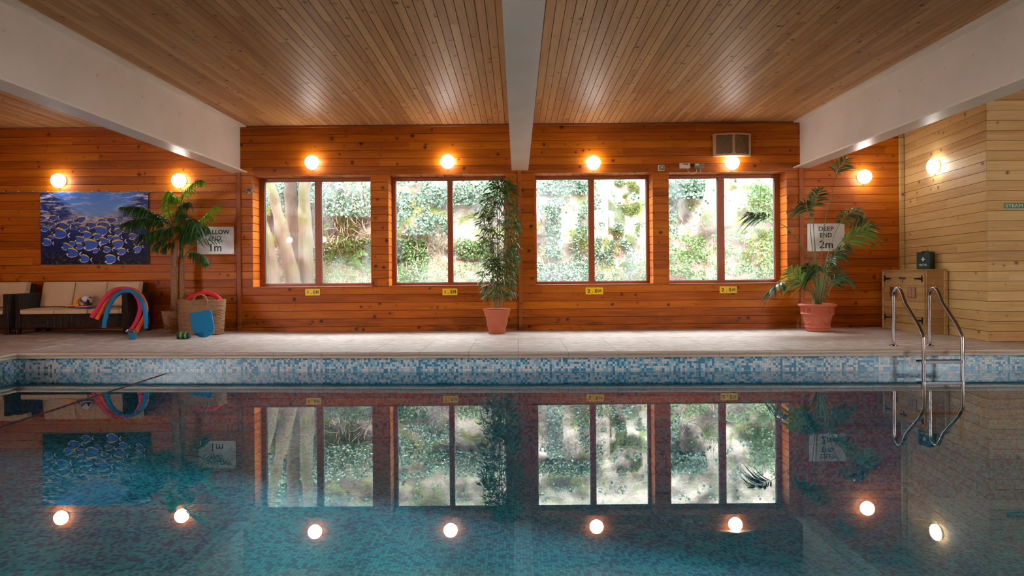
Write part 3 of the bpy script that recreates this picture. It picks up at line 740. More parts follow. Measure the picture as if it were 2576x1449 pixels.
for sg in (-1, 1):
    fr(*sorted((sg*1, sg*.88)), 0, 1); fr(*sorted((sg*.06, 0)), 0, 1); fr(*sorted((sg*.88, sg*.06)), 0, .09); fr(*sorted((sg*.88, sg*.06)), .93, 1)
mb.add([vf(-.12,.09,.002), vf(0,.09,.002), vf(0,.26,.002)], [(0,1,2)]); mb.add([vf(.12,.09,.002), vf(0,.26,.002), vf(0,.09,.002)], [(0,1,2)])
mb.build('housing', M['cream'], root)
mb = MB()
for sg in (-1, 1):
    mb.add([vf(sg*.06,.05,-.02), vf(sg*.9,.05,-.02), vf(sg*.9,.95,-.02), vf(sg*.06,.95,-.02)], [(0,1,2,3)])
mb.build('back_panel', M['dark'], root)
mb = MB()
asp = H/hx
for sg in (-1, 1):
    c_ = .02
    while c_ < .84 + .84/asp*1.0 + .3:
        # line s' + t*k = c  (s' from centre edge .06), slope so bars rise toward the middle
        pts = []
        for t in (.09, .93):
            pts.append((c_ - (t-.09)*asp*.9, t))
        (s0, t0), (s1, t1) = pts
        def clip(s0, t0, s1, t1):
            lo, hi = .06, .88
            if max(s0, s1) < lo or min(s0, s1) > hi: return None
            r = []
            for (s, t) in ((s0, t0), (s1, t1)):
                if s < lo: f_ = (lo-s0)/(s1-s0); t = t0+f_*(t1-t0); s = lo
                if s > hi: f_ = (hi-s0)/(s1-s0); t = t0+f_*(t1-t0); s = hi
                r.append((s, t))
            return r
        q = clip(s0+.06, t0, s1+.06, t1)
        if q and abs(q[0][1]-q[1][1]) > .02:
            # bars go from outer-bottom to inner-top
            A, B = vf(sg*q[0][0], q[0][1], -.003), vf(sg*q[1][0], q[1][1], -.003)
            A, B = A, B; nv = Vector((0, 0, .0105))
            mb.add([A-nv*.5, B-nv*.5, B+nv*.5, A+nv*.5, A-nv*.5+Vector((0,.014,.006)), B-nv*.5+Vector((0,.014,.006))], [(0,1,2,3),(0,4,5,1)])
        c_ += .083
mb.build('louvres', M['cream'], root)
# control boxes above the right window
def wallbox(name, x0, x1, y0, y1, depth, mat, label, cat='control box', bevel=.004):
    a, b = P(x0, y1, WY-.03), P(x1, y0, WY-.03)
    root = empty(name, ((a.x+b.x)/2, WY, a.z), label, cat); hx = (b.x-a.x)/2; H = b.z-a.z
    mb = MB(); mb.box((-hx, -depth, 0), (hx, -.001, H)); mb.build('housing', mat, root, bevel=bevel); return root, hx, H
r, hx, H = wallbox('thermostat', 1656, 1671.5, 415, 430, .035, M['offwhite'], 'square grey thermostat left of the two small boxes', 'thermostat')
mb = MB(); mb.box((-hx*.8, -.038, H*.12), (hx*.92, -.034, H*.92)); mb.build('faceplate', M['greyp'], r, bevel=.001)
mb = MB(); mb.lathe([(.001, .012), (.012, .012), (.014, 0)], (hx*.1, -.037, H*.55), n=16, mat=Matrix.Rotation(PI/2, 4, 'X')); mb.build('dial', M['offwhite'], r, smooth=True)
mb = MB(); mb.lathe([(.001, .003), (.006, .002), (.007, 0)], (hx*.6, -.038, H*.32), n=10, mat=Matrix.Rotation(PI/2, 4, 'X')); mb.build('indicator', M['red'], r)
r, hx, H = wallbox('control_box', 1709.6, 1735.9, 410, 423.8, .04, M['offwhite'], 'cream control box with four black windows and a green light')
for k in range(4):
    mb = MB(); mb.box((-hx*.32+k*.022, -.043, H*.62), (-hx*.32+k*.022+.013, -.039, H*.86)); mb.build('display', M['black'], r)
mb = MB(); mb.box((-hx*.32, -.043, H*.48), (-hx*.32+.015, -.039, H*.56)); mb.build('indicator', emis('green_led', (.2,1,.1), 1.2), r)
r2, hx2, H2 = wallbox('junction_box', 1746.5, 1771, 411.8, 425, .045, M['greyp'], 'grey junction box with a pale label right of the cream box', 'junction box')
mb = MB(); mb.box((-hx2*.85, -.047, H2*.66), (-hx2*.1, -.044, H2*.97)); mb.build('sticker', M['white'], r2)
mb = MB(); tg = P(1762.5, 430, WY-.03)-Vector(r2.location); mb.tube([(tg.x, -.03, .002), (tg.x-.006, -.03, -.02), (tg.x-.009, -.03, -.045), (tg.x, -.03, -.068), (tg.x+.008, -.03, -.045), (tg.x+.005, -.03, -.02), (tg.x, -.03, 0)], .003, 6); mb.build('loop', M['offwhite'], r2, smooth=True)
def spline(pts, n):
    pts = [Vector(p) for p in pts]; out = []
    P_ = [2*pts[0]-pts[1]] + pts + [2*pts[-1]-pts[-2]]
    m = len(pts)-1
    for i in range(n+1):
        t = i/n*m; k = min(int(t), m-1); f = t-k
        a, b, c, d = P_[k:k+4]
        out.append(.5*((2*b) + (c-a)*f + (2*a-5*b+4*c-d)*f*f + (3*b-a-3*c+d)*f**3))
    return out
mb = MB(); pp = [P(x_, y_, WY-.02) for x_, y_ in ((1729.3, 423.5), (1731, 430), (1736, 436), (1743, 438.3), (1749, 435.5), (1752, 430), (1753, 424.5))]
mb.tube(spline(pp, 24), .0055, 6); tag(mb.build('cable', M['offwhite'], smooth=True), 'short white cable looping between the cream and grey boxes', 'cable')
# ------------------------------------------------------------------ sofa and armchair
def cushion(name, lo, hi, par, puff=.02, tilt=None):
    x0, y0, z0 = lo; x1, y1, z1 = hi; nx, ny, nz = 8, 8, 4
    bm = bmesh.new(); bmesh.ops.create_cube(bm, size=1)
    bmesh.ops.subdivide_edges(bm, edges=bm.edges, cuts=7, use_grid_fill=True)
    for v in bm.verts:
        a, b, c = v.co.x*2, v.co.y*2, v.co.z*2
        k = 1 - .025*sum(max(0, abs(q)-.85) for q in (a, b, c))
        f = lambda q: math.copysign(min(1, abs(q))**1, q)
        sx = a*(1+0); sy = b; sz = c
        bul = (1-a*a*.999)*(1-b*b) if abs(c) > .5 else 0
        v.co = Vector(((x0+x1)/2 + sx*(x1-x0)/2*k, (y0+y1)/2 + sy*(y1-y0)/2*k, (z0+z1)/2 + sz*(z1-z0)/2*k))
        if (z1-z0) < (x1-x0) and (y1-y0) > (z1-z0):
            v.co.z += (1-a**4)*(1-b**4)*puff*(1 if c > .9 else 0)
        else:
            v.co.y -= (1-a**4)*(1-c**4)*puff*(1 if b < -.9 else 0)
        if tilt: v.co.y += (v.co.z - z0)*tilt
    me = bpy.data.meshes.new(name); bm.to_mesh(me); bm.free(); me.materials.append(M['cushion'])
    o = bpy.data.objects.new(name, me); COL.objects.link(o); o.parent = par
    b_ = o.modifiers.new('bevel', 'BEVEL'); b_.width = .018; b_.segments = 3; b_.limit_method = 'ANGLE'; b_.angle_limit = .8
    me.polygons.foreach_set('use_smooth', [True]*len(me.polygons))
    # piping along the upper front edge
    mb = MB()
    if (y1-y0) > (z1-z0):
        mb.tube([(x0+.02, y0+.002, z1-.012), (x1-.02, y0+.002, z1-.012)], .005, 6)
    else:
        t_ = (tilt or 0); mb.tube([(x0+.02, y0+.004+(z1-z0)*t_, z1-.014), (x1-.02, y0+.004+(z1-z0)*t_, z1-.014)], .005, 6)
    mb.build('piping', M['piping'], o, smooth=True)
    return o
def seat(name, xl, xr, yf, depth, zb, n, label, cat):
    """xl,xr outer arm faces; yf front"""
    aw = .085; cx_ = (xl+xr)/2
    root = empty(name, (cx_, yf+depth/2, zb), label, cat); L = xl-cx_; Rr = xr-cx_; f = -depth/2; bk = depth/2
    at = .635; s0 = .315; rl = .10
    for sg, x0, x1 in ((-1, L, L+aw), (1, Rr-aw, Rr)):
        mb = MB(); mb.box((x0, f, rl), (x1, bk, at)); mb.build('arm', M['rattan'], root, bevel=.012)
    mb = MB(); mb.box((L+aw, f+.015, rl), (Rr-aw, bk-.02, s0)); mb.build('seat_base', M['rattan'], root, bevel=.006)
    mb = MB()
    tl = Matrix.Shear('XZ', 4, (0, 0)) if False else None
    mb.add([(L+aw, bk-.16, s0), (Rr-aw, bk-.16, s0), (Rr-aw, bk-.02, s0), (L+aw, bk-.02, s0), (L+aw+.0, bk-.07, .79), (Rr-aw, bk-.07, .79), (Rr-aw, bk, .79), (L+aw, bk, .79)], [(0,3,2,1),(4,5,6,7),(0,1,5,4),(1,2,6,5),(2,3,7,6),(3,0,4,7)])
    mb.build('backrest', M['rattan'], root, bevel=.012)
    for x in (L+.005, Rr-aw+.015):
        for y in (f+.005, bk-.07):
            mb = MB(); mb.box((x, y, 0), (x+.06, y+.06, rl)); mb.build('leg', M['rattan'], root, bevel=.004)
    wcu = (Rr-L-2*aw)/n
    for k in range(n):
        x0 = L+aw+k*wcu
        cushion('seat_cushion', (x0+.004, f-.012, s0+.002), (x0+wcu-.004, bk-.19, s0+.078), root, .018)
        cushion('back_cushion', (x0+.004, bk-.29, s0+.10), (x0+wcu-.004, bk-.18, .815), root, .02, .22)
    return root
pl = P(36.5, 790, 9.27); pr = P(319.5, 790, 9.27)
SB = .062
sofa = seat('rattan_sofa', pl.x, pr.x, 9.27, .66, SB, 3, 'dark brown rattan sofa with three beige cushions under the fish poster', 'sofa')
px_ = P(21, 790, 9.20).x
seat('rattan_armchair', px_-.80, px_, 9.20, .66, .065, 1, 'dark brown rattan armchair cut off by the left edge', 'armchair')
SEATZ = SB + .315 + .096
# toys on the sofa
p = P(217.4, 758.5, 9.50); rb = .092
g = G('ball_print'); o, x, y, z = g.obj()
vr = g.vor(o, 20.0); sc_ = g.n('ShaderNodeSeparateColor'); g.nt.links.new(vr.outputs['Color'], sc_.inputs[0])
col = g.ramp(sc_.outputs[0], [(0, c8(220,216,220)), (.42, c8(190,50,54)), (.62, c8(226,224,226)), (.75, c8(24,26,40))], 'CONSTANT')
band = g.m('LESS_THAN', g.m('ABSOLUTE', g.m('ADD', g.m('MULTIPLY', x, .7), z)), .022)
col = g.mix(band, col, c8(30,96,160)); b2 = g.m('LESS_THAN', g.m('ABSOLUTE', g.m('ADD', g.m('MULTIPLY', x, .7), g.m('ADD', z, .028))), .005)
col = g.mix(b2, col, c8(230,210,60)); g.bsdf(col, .35)
mb = MB(); mb.lathe([(max(.0008, rb*math.sin(PI*k/20)), rb*math.cos(PI*k/20)) for k in range(21)], n=32)
o_ = mb.build('ball', g.mat, smooth=True, fixn=True, loc=(p.x, 9.50, SEATZ+rb+.002)); tag(o_, 'small patterned ball with blue band on the sofa', 'ball')
# orange toy
root = empty('toy_scoop', (P(190, 768, 9.46).x, 9.46, SEATZ+.001), 'orange plastic toy with a ring and flat handle lying beside the ball', 'toy')
w = Vector(root.location)
c = P(203.5, 756.5, 9.5) - w; c.z = .083
mb = MB(); RR = Matrix.Rotation(math.radians(72), 4, 'X') 
prof = [(.045, -.014), (.080, -.014), (.086, -.006), (.086, .006), (.080, .014), (.045, .014), (.040, 0), (.045, -.014)]
mb.lathe(prof, (c.x, .04, c.z+.002), n=32, mat=RR)
mb.build('ring', M['toy'], root, smooth=True)
mb = MB(); mb.lathe([(.001, -.008), (.043, -.008), (.043, .008), (.001, .008)], (c.x, .04, c.z+.002), n=24, mat=RR); mb.build('core', M['dark'], root)
mb = MB()
for k in range(9):
    a = 2*PI*k/9; q1 = Vector((math.cos(a)*.02, math.sin(a)*.02, .010)); q2 = Vector((math.cos(a)*.043, math.sin(a)*.043, .010))
    mb.tube([RR @ q1 + Vector((c.x, .04, c.z+.002)), RR @ q2 + Vector((c.x, .04, c.z+.002))], .004, 5)
mb.build('spokes', M['toy'], root)
h0 = P(166.5, 770, 9.40) - w; h1 = P(198, 763, 9.44) - w
mb = MB(); A = Vector((h0.x, -.06, .018)); B = Vector((h1.x+.01, -.01, .040)); dv = (B-A).normalized(); sd = dv.cross(Vector((0,0,1))).normalized()*.035
up = Vector((0,0,.017))
mb.add([A-sd-up*.6, B-sd-up, B+sd-up, A+sd-up*.6, A-sd+up*.6, B-sd+up, B+sd+up, A+sd+up*.6], [(0,3,2,1),(4,5,6,7),(0,1,5,4),(1,2,6,5),(2,3,7,6),(3,0,4,7)])
mb.build('handle', M['toy'], root, bevel=.008, fixn=True)
# flat board on the seat
A = P(190, 775.5, 9.30); B = P(246, 768, 9.42)
cx_ = (A.x+B.x)/2; root = empty('foam_board', (cx_, 9.36, SEATZ+.004), 'flat red, white and blue foam board lying in front of the ball', 'float')
hx = (B.x-A.x)/2
for nm_, mt, z0, z1 in (('bottom_layer', 'bluetoy', 0, .009), ('middle_layer', 'whitetoy', .009, .016), ('top_layer', 'redtoy', .016, .024)):
    mb = MB(); pts = [(-hx, -.07), (-hx*.6, -.10), (hx*.9, -.10), (hx, -.06), (hx, .05), (hx*.9, .09), (-hx*.6, .08), (-hx, .04)]
    n = len(pts); mb.add([(a, b, z0) for a, b in pts] + [(a, b, z1) for a, b in pts], [tuple(range(n))[::-1], tuple(range(n, 2*n))] + [(k, (k+1) % n, n+(k+1) % n, n+k) for k in range(n)])
    mb.build(nm_, M[mt], root, bevel=.002)
# ------------------------------------------------------------------ noodles
def noodle(pts6, mat, label, ysp, cat='pool noodle', group='foam noodles hung over the sofa arm', r=.032):
    n = len(pts6); P3 = []
    for i, (zx, zy) in enumerate(pts6):
        y_ = ysp[i] if isinstance(ysp, (list, tuple)) else ysp
        P3.append(P(200+zx/6.133, 680+zy/6.133, y_))
    s = spline(P3, 60); base = s[30].copy()
    mb = MB(); mb.tube([q-base for q in s], r, 16, cap=False)
    # hollow ends: annulus + short bore
    for idx, nb in ((0, 1), (60, 59)):
        t = (s[idx]-s[nb]).normalized(); a = t.orthogonal().normalized(); b = t.cross(a); c0 = s[idx]-base
        ring = lambda rr, off: [c0 + t*off + (a*math.cos(2*PI*k/16)+b*math.sin(2*PI*k/16))*rr for k in range(16)]
        vs = ring(r, 0) + ring(.009, .001) + ring(.009, -.03) + [c0 - t*.03]
        fs = [(k, (k+1) % 16, 16+(k+1) % 16, 16+k) for k in range(16)] + [(16+k, 16+(k+1) % 16, 32+(k+1) % 16, 32+k) for k in range(16)] + [(32+k, 32+(k+1) % 16, 48) for k in range(16)]
        mb.add(vs, fs)
    o = mb.build('pool_noodle', mat, smooth=True, loc=base); return tag(o, label, cat, group)
yA = [9.12, 9.13, 9.18, 9.26, 9.33, 9.36, 9.34, 9.28, 9.22, 9.18, 9.14, 9.12]
noodle([(378,885),(388,800),(412,690),(455,560),(530,430),(620,350),(710,315),(800,325),(890,380),(970,490),(1015,640),(1028,780),(1028,900)], M['blue'], 'blue foam noodle arched over the sofa arm in front of two others', [9.08,9.08,9.08,9.10,9.20,9.32,9.36,9.34,9.28,9.20,9.14,9.12,9.10])
noodle([(188,722),(260,630),(340,500),(430,385),(520,315),(620,285),(710,285),(800,310),(870,380),(920,470),(935,580),(915,690),(860,820),(805,920)], M['pink'], 'pink foam noodle arched over the sofa arm with the longest left end', [9.12,9.13,9.16,9.22,9.30,9.39,9.42,9.41,9.36,9.30,9.27,9.24,9.15,9.0])
noodle([(270,750),(335,650),(400,530),(470,430),(560,350),(660,310),(760,290),(850,310),(940,380),(1005,490),(1030,600),(1005,710),(930,850),(862,960)], M['orange'], 'orange foam noodle arched over the sofa arm between pink and blue', [9.14,9.15,9.18,9.25,9.34,9.44,9.48,9.48,9.44,9.38,9.34,9.28,9.12,8.93])
noodle([(1640,560),(1690,450),(1760,395),(1860,360),(1960,355),(2060,375),(2130,415),(2160,470),(2165,560)], M['red'], 'red foam noodle curving out of the big wicker basket', 9.50, group='foam noodle in the basket', r=.034)
# ------------------------------------------------------------------ baskets
def wicker(name, c, h, prof, ex, ey, rows, stakes, r, mat, root, inner=True):
    mb = MB(); n = stakes*4
    for k in range(rows):
        t = (k+.5)/rows; R = prof(t); z = t*h
        vs = []; fs = []
        for i in range(n):
            a = 2*PI*i/n; wob = (.55*r if (k % 2) else -.55*r)*math.cos(a*stakes/2*1.0) + random.uniform(-.1, .1)*r
            rr = R + wob; zz = z + random.uniform(-.12, .12)*r
            ca_, sa_ = math.cos(a), math.sin(a)
            for m_ in range(5):
                b = 2*PI*m_/5; q = rr + math.cos(b)*r*.75
                vs.append((q*ca_*ex, q*sa_*ey, zz + math.sin(b)*h/rows*.54))
        for i in range(n):
            i2 = (i+1) % n
            for m_ in range(5):
                m2 = (m_+1) % 5; fs.append((i*5+m_, i2*5+m_, i2*5+m2, i*5+m2))
        mb.add(vs, fs)
    # stakes
    for s in range(stakes):
        a = 2*PI*(s+.5)/stakes
        mb.tube([(prof(t)*math.cos(a)*ex, prof(t)*math.sin(a)*ey, t*h) for t in (0, .25, .5, .75, 1.0)], r*.5, 5)
    w_ = mb.build('woven_side', mat, root, smooth=True)
    mb = MB(); n = 72; vs = []
    for i in range(n): a = 2*PI*i/n; vs.append(Vector((prof(1)*math.cos(a)*ex, prof(1)*math.sin(a)*ey, h + .004*math.sin(a*stakes))))
    for ph in (0, PI):
        mb.tube([v + Vector((math.cos(2*PI*i/n)*r*.5*math.cos(i*1.2+ph), math.sin(2*PI*i/n)*r*.5*math.cos(i*1.2+ph), r*.6*math.sin(i*1.2+ph))) for i, v in enumerate(vs + vs[:1])], r*.85, 6, cap=False)
    mb.build('rim', mat, root, smooth=True)
    mb = MB(); mb.lathe([(.001, .012), (prof(.0)*.97, .012), (prof(.0)*.97, 0.0), (.001, 0.0)], n=32, ex=ex, ey=ey); mb.build('bottom', mat, root)
    return w_
bz = deckz(-5.0, 9.45)
bc = Vector((P(507, 760, 9.45).x, 9.45, bz + .004))
root = empty('wicker_basket', bc, 'big round wicker log basket with loop handles holding a red noodle', 'basket')
hb = P(507, 757, 9.22).z - bc.z
wicker('b', 0, hb, lambda t: .325 + .035*min(1, t*1.15) , 1, .66, 26, 26, .0105, M['twig'], root)
for (zx0, zx1, ztop, yy) in ((1755, 1972, 372, -.25), (1800, 1960, 400, .25)):
    a = P(200+zx0/6.133, 757, 9.2).x - bc.x; b = P(200+zx1/6.133, 757, 9.2).x - bc.x; top = P(507, 680+ztop/6.133, 9.2).z - bc.z - (0 if yy < 0 else .02)
    mb = MB()
    for ph in (0, 2.1, 4.2):
        pts = []
        for k in range(25):
            t = PI*k/24; x_ = (a+b)/2 - math.cos(t)*(b-a)/2; z_ = hb-.06 + (top-hb+.06)*math.sin(t)**.75
            pts.append((x_ + .006*math.cos(k*.8+ph), yy + (-.0 if yy < 0 else 0) + .006*math.sin(k*.8+ph), z_ + .004*math.cos(k*.8+ph)))
        mb.tube(pts, .008, 6)
    mb.build('handle', M['twig'], root, smooth=True)
# kickboard leaning on the basket
mb = MB()
def K(zx, zy): return (zx, zy)
outl = [(1720,665),(1707,690),(1712,760),(1735,880),(1760,960),(1800,1010),(1850,1035),(1900,1043),(1960,1038),(2020,1012),(2065,970),(2085,920),(2083,860),(2065,770),(2045,660),(2030,630),(2000,617),(1960,622),(1900,640),(1840,655),(1780,661)]
zb0 = ground(508, 850)
pts = []
for zx, zy in outl:
    pxx, pyy = 200+zx/6.133, 680+zy/6.133
    t = (1043-zy)/430.0
    y_ = zb0.y + .02 + t*(9.17-zb0.y)
    pts.append(P(pxx, pyy, y_))
cz_ = min(p.z for p in pts); zg = deckz(zb0.x, zb0.y)
sh = zg - cz_ + .003
ctr = sum(pts, Vector())/len(pts)
base = Vector((ctr.x, ctr.y, zg)); nrm = Vector((0, -.80, .45)).normalized()
n = len(pts); th = .016
fr_ = [p + Vector((0,0,sh)) - base - nrm*0 for p in pts]; 
mb.add([p + nrm*th for p in fr_] + [p - nrm*th*.2 for p in fr_], [tuple(range(n)), tuple(range(n, 2*n))[::-1]] + [(k, n+k, n+(k+1) % n, (k+1) % n) for k in range(n)])
o_ = mb.build('kickboard', M['blue'], bevel=.007, seg=3, loc=base, fixn=True); tag(o_, 'bright blue kickboard leaning against the big wicker basket', 'kickboard')
# foam dumbbell float
p0 = ground(458, 853.0); root = empty('foam_float', (p0.x, p0.y+.045, p0.z), 'small navy foam roll with two lime green bands on the paving', 'float', rz=.12)
R = Matrix.Rotation(PI/2, 4, 'Y')
wd = 30.0*p0.y/F; rr = .047
for nm_, mt, a, b, ra in (('foam_roll', 'navy', 0, 1, rr), ('band', 'lime', .235, .425, rr+.001), ('band', 'lime', .61, .80, rr+.001)):
    mb = MB(); x0, x1 = (a-.5)*wd, (b-.5)*wd
    mb.lathe([(.001, x0), (ra-.006, x0), (ra, x0+.004), (ra, x1-.004), (ra-.006, x1), (.001, x1)], (0, 0, rr+.003), n=28, mat=R); mb.build(nm_, M[mt], root, smooth=True, fixn=True)
# watering can
p0 = ground(328, 854.5); root = empty('watering_can', (p0.x, p0.y+.05, p0.z), 'small blue toy watering can with a white spout rose on the paving', 'watering can')
k_ = p0.y/F/6.133
mb = MB(); mb.lathe([(.001, .004), (50*k_, .004), (52*k_, .012), (60*k_, 95*k_), (60*k_, 103*k_), (56*k_, 103*k_), (50*k_, .02), (.001, .018)], n=28); mb.build('body', M['bluep'], root, smooth=True, fixn=True)
mb = MB(); mb.tube(spline([(-52*k_, 0, 100*k_), (-48*k_, 0, 130*k_), (-20*k_, 0, 152*k_), (0, 0, 156*k_), (20*k_, 0, 152*k_), (48*k_, 0, 130*k_), (52*k_, 0, 100*k_)], 24), 9*k_, 8); mb.build('handle', M['bluep'], root, smooth=True)
mb = MB(); mb.tube([(-45*k_, 0, 50*k_), (-62*k_, 0, 95*k_), (-75*k_, 0, 122*k_)], [9*k_, 8*k_, 12*k_], 10); sp_ = mb.build('spout', M['bluep'], root, smooth=True)
mb = MB(); mb.lathe([(12*k_, 0), (24*k_, 8*k_), (25*k_, 12*k_), (.0005, 15*k_)], (-78*k_, 0, 128*k_), n=18, mat=Matrix.Rotation(-1.0, 4, 'Y')); mb.build('rose', M['white'], root, smooth=True)
# ------------------------------------------------------------------ leaves
def leaflet(mb, p, d, L, wd, grav, wv, n=5, mi=0, pw=.75):
    d = d.normalized(); vs = []; fs = []
    for i in range(n+1):
        s = i/n; c = p + d*(L*s*(1-.15*s*grav)) + Vector((0,0,-1))*(L*grav*s*s*.8)
        ww = wd*.5*(math.sin(PI*min(1, s**pw*.98+.02)) if i < n else 0)
        if i == n: vs.append(c)
        else: vs += [c - wv*ww, c + wv*ww]
    for i in range(n-1): fs.append((2*i, 2*i+1, 2*i+3, 2*i+2))
    fs.append((2*n-2, 2*n-1, 2*n))
    mb.add(vs, fs, mi)
def frond(root, pts, LL_, wd, n, grav=.8, roll=0, t0=.2, mats=('palm_dark', 'stem'), r=.008, fwd=.5, jit=.15, name='frond', droopend=1, pw=.75, maxt=1.0, taper=.45):
    w = Vector(root.location); s = spline(pts, 40); mb = MB(); s = [q-w for q in s]
    mb.tube(s, [max(.0015, r*(1-.8*i/40)) for i in range(41)], 6, mi=1)
    for k in range(n):
        t = t0 + (maxt-t0)*k/(n-1); i = min(39, int(t*40)); f = t*40-i
        p = s[i].lerp(s[i+1], min(1, f)); tg = (s[i+1]-s[i]).normalized()
        N = Vector((0,0,1)) - tg*tg.z
        if N.length < .25: N = Vector((0,-1,0)) - tg*tg.y*-1*0
        N = (N - tg*N.dot(tg)).normalized(); sd = tg.cross(N); rm = Matrix.Rotation(roll, 3, tg); sd = rm @ sd
        u = (t-t0)/(maxt-t0); L = LL_*(math.sin(PI*(.22+.68*u))**.7)*(1-taper*u*u)*random.uniform(1-jit, 1+jit)
        for sg in (-1, 1):
            d = sd*sg*(1-.35*u) + tg*(fwd+.5*u) + Vector([random.uniform(-jit, jit) for _ in range(3)])
            d.normalize(); wv = (tg + Vector([random.uniform(-.4, .4) for _ in range(3)])); wv = (wv - d*wv.dot(d)).normalized()
            leaflet(mb, p, d, L, wd*random.uniform(.8, 1.15), grav*random.uniform(.7, 1.2), wv, pw=pw)
    return mb.build(name, [M[m_] for m_ in mats], root)
# left palm
pc = Vector((P(436, 780, 9.62).x, 9.62, deckz(-5.55, 9.62)+.003))
root = empty('potted_palm', pc, 'artificial palm with two brown trunks and drooping fronds in a wicker planter', 'palm')
hp = P(430, 785, 9.48).z - pc.z
wicker('p', 0, hp, lambda t: .115 + .045*t, 1, 1, 16, 18, .009, M['twig2'], root)
mb = MB(); mb.lathe([(.001, hp*.88), (.15, hp*.88)], n=24); mb.build('soil', M['soil'], root)
def trunk(pts, radii, mat='bark', nm_='trunk'):
    s = spline(pts, 30); mb = MB(); rs = []
    for i in range(31):
        t = i/30*(len(radii)-1); k = min(int(t), len(radii)-2); rs.append((radii[k]*(1-(t-k)) + radii[k+1]*(t-k))*(1+.07*math.sin(i*2.1)))
    mb.tube([q-pc for q in s], rs, 12); return mb.build(nm_, M[mat], root, smooth=True)
trunk([P(438, 815, 9.62), P(438, 740, 9.62), P(438, 680, 9.62), P(439, 615, 9.60)], [.050, .047, .046, .042])
trunk([P(452, 815, 9.66), P(457, 750, 9.70), P(456, 700, 9.70), P(455.5, 648, 9.70)], [.046, .046, .042, .040])
trunk([P(455.5, 650, 9.70), P(456, 625, 9.68), P(455, 598, 9.66)], [.030, .028, .022], 'sheath', 'sheath')
for pts in ([(447, 620), (452, 632), (458, 645), (450, 640)], [(434, 622), (428, 636), (421, 645)], [(462, 652), (466, 668), (474, 672), (470, 662)], [(447, 690), (440, 680), (450, 668), (458, 660)], [(430, 655), (433, 668), (431, 676)]):
    mb = MB(); mb.tube([q-pc for q in spline([P(a, b, 9.56) for a, b in pts], 14)], [.006*(1-.05*k) for k in range(15)], 5); mb.build('fibre', M['bark'], root)
def Z2(pts, ys):
    n = len(pts); return [P(290+a/5.574, 440+b/5.574, ys[0] + (ys[1]-ys[0])*i/(n-1)) for i, (a, b) in enumerate(pts)]
FR = [
 ([(800,700),(760,560),(740,440),(760,330),(800,260)], (9.58, 9.35), .18, .017, 30, 1.4, 'palm_bright', .2),
 ([(860,700),(880,560),(940,440),(1000,380),(1040,420)], (9.55, 9.35), .17, .017, 28, 1.4, 'palm_dark', .2),
 ([(850,720),(860,640),(900,560),(960,540),(1010,580)], (9.65, 9.6), .15, .016, 22, 1.2, 'palm_dark', .15),
 ([(820,760),(740,640),(650,560),(560,540),(480,560)], (9.6, 9.5), .15, .016, 26, 1.2, 'palm_dark', .15),
 ([(860,860),(820,930),(760,960),(700,1000),(690,1080)], (9.5, 9.4), .12, .016, 16, 1.0, 'palm_dark', .1),
 ([(790,740),(600,570),(450,480),(280,445),(75,450)], (9.55, 9.25), .19, .017, 36, 1.5, 'palm_dark', .12),
 ([(790,740),(600,640),(400,610),(220,635),(85,690)], (9.52, 9.15), .18, .017, 34, 1.5, 'palm_dark', .12),
 ([(800,790),(700,745),(600,760),(500,800),(430,860)], (9.50, 9.15), .20, .017, 28, 1.4, 'palm_dark', .1),
 ([(810,820),(600,810),(440,830),(350,850),(290,890)], (9.60, 9.45), .15, .016, 26, 1.3, 'palm_dark', .15),
 ([(860,700),(850,480),(830,330),(770,240),(700,300)], (9.60, 9.45), .20, .017, 30, 1.4, 'palm_bright', .35),
 ([(860,640),(850,420),(870,330),(840,300),(800,330)], (9.62, 9.55), .16, .015, 20, 1.4, 'palm_bright', .3),
 ([(890,640),(930,360),(1000,230),(1110,120),(1200,72),(1235,110)], (9.60, 9.35), .15, .016, 38, 1.3, 'palm_bright', .25),
 ([(930,780),(990,650),(1050,610),(1110,670),(1160,820)], (9.55, 9.25), .22, .017, 32, 1.2, 'palm_dark', .15),
 ([(930,800),(1020,700),(1080,720),(1110,800),(1120,880)], (9.50, 9.20), .18, .016, 24, 1.2, 'palm_dark', .1),
 ([(1000,780),(1120,680),(1250,590),(1370,470),(1485,420)], (9.60, 9.45), .15, .015, 30, 1.5, 'palm_bright', .35),
 ([(960,800),(1110,735),(1200,705),(1270,730),(1310,800)], (9.58, 9.50), .13, .015, 24, 1.2, 'palm_dark', .2),
 ([(820,840),(740,880),(650,920),(590,960),(560,1040)], (9.55, 9.35), .15, .016, 20, 1.0, 'palm_dark', .15),
 ([(880,840),(880,760),(850,720),(800,730),(760,800)], (9.50, 9.25), .18, .017, 24, 1.2, 'palm_dark', .1),
 ([(900,850),(960,790),(1010,840),(1010,930)], (9.50, 9.30), .14, .016, 16, 1.2, 'palm_dark', .1),
 ([(840,900),(780,960),(700,1010),(640,1060)], (9.60, 9.50), .10, .012, 12, .8, 'palm_dark', .3),
 ([(960,1150),(1020,1090),(1120,1085),(1230,1140),(1300,1240)], (9.68, 9.45), .15, .016, 22, 1.3, 'palm_dark', .35)]
for pts, ys, L, wd, n, gr, mt, t0 in FR:
    frond(root, Z2(pts, ys), L*1.3, wd*1.1, int(n*1.5), gr, roll=random.uniform(-.25, .25), t0=t0, mats=(mt, 'stem'), r=.009)
# sparse blade leaves over the sign
frond(root, Z2([(950,1160),(1080,1010),(1200,950),(1330,920),(1480,930)], (9.68, 9.55)), .15, .020, 7, .35, roll=1.3, t0=.5, mats=('palm_dark', 'stem'), r=.011, fwd=.8)
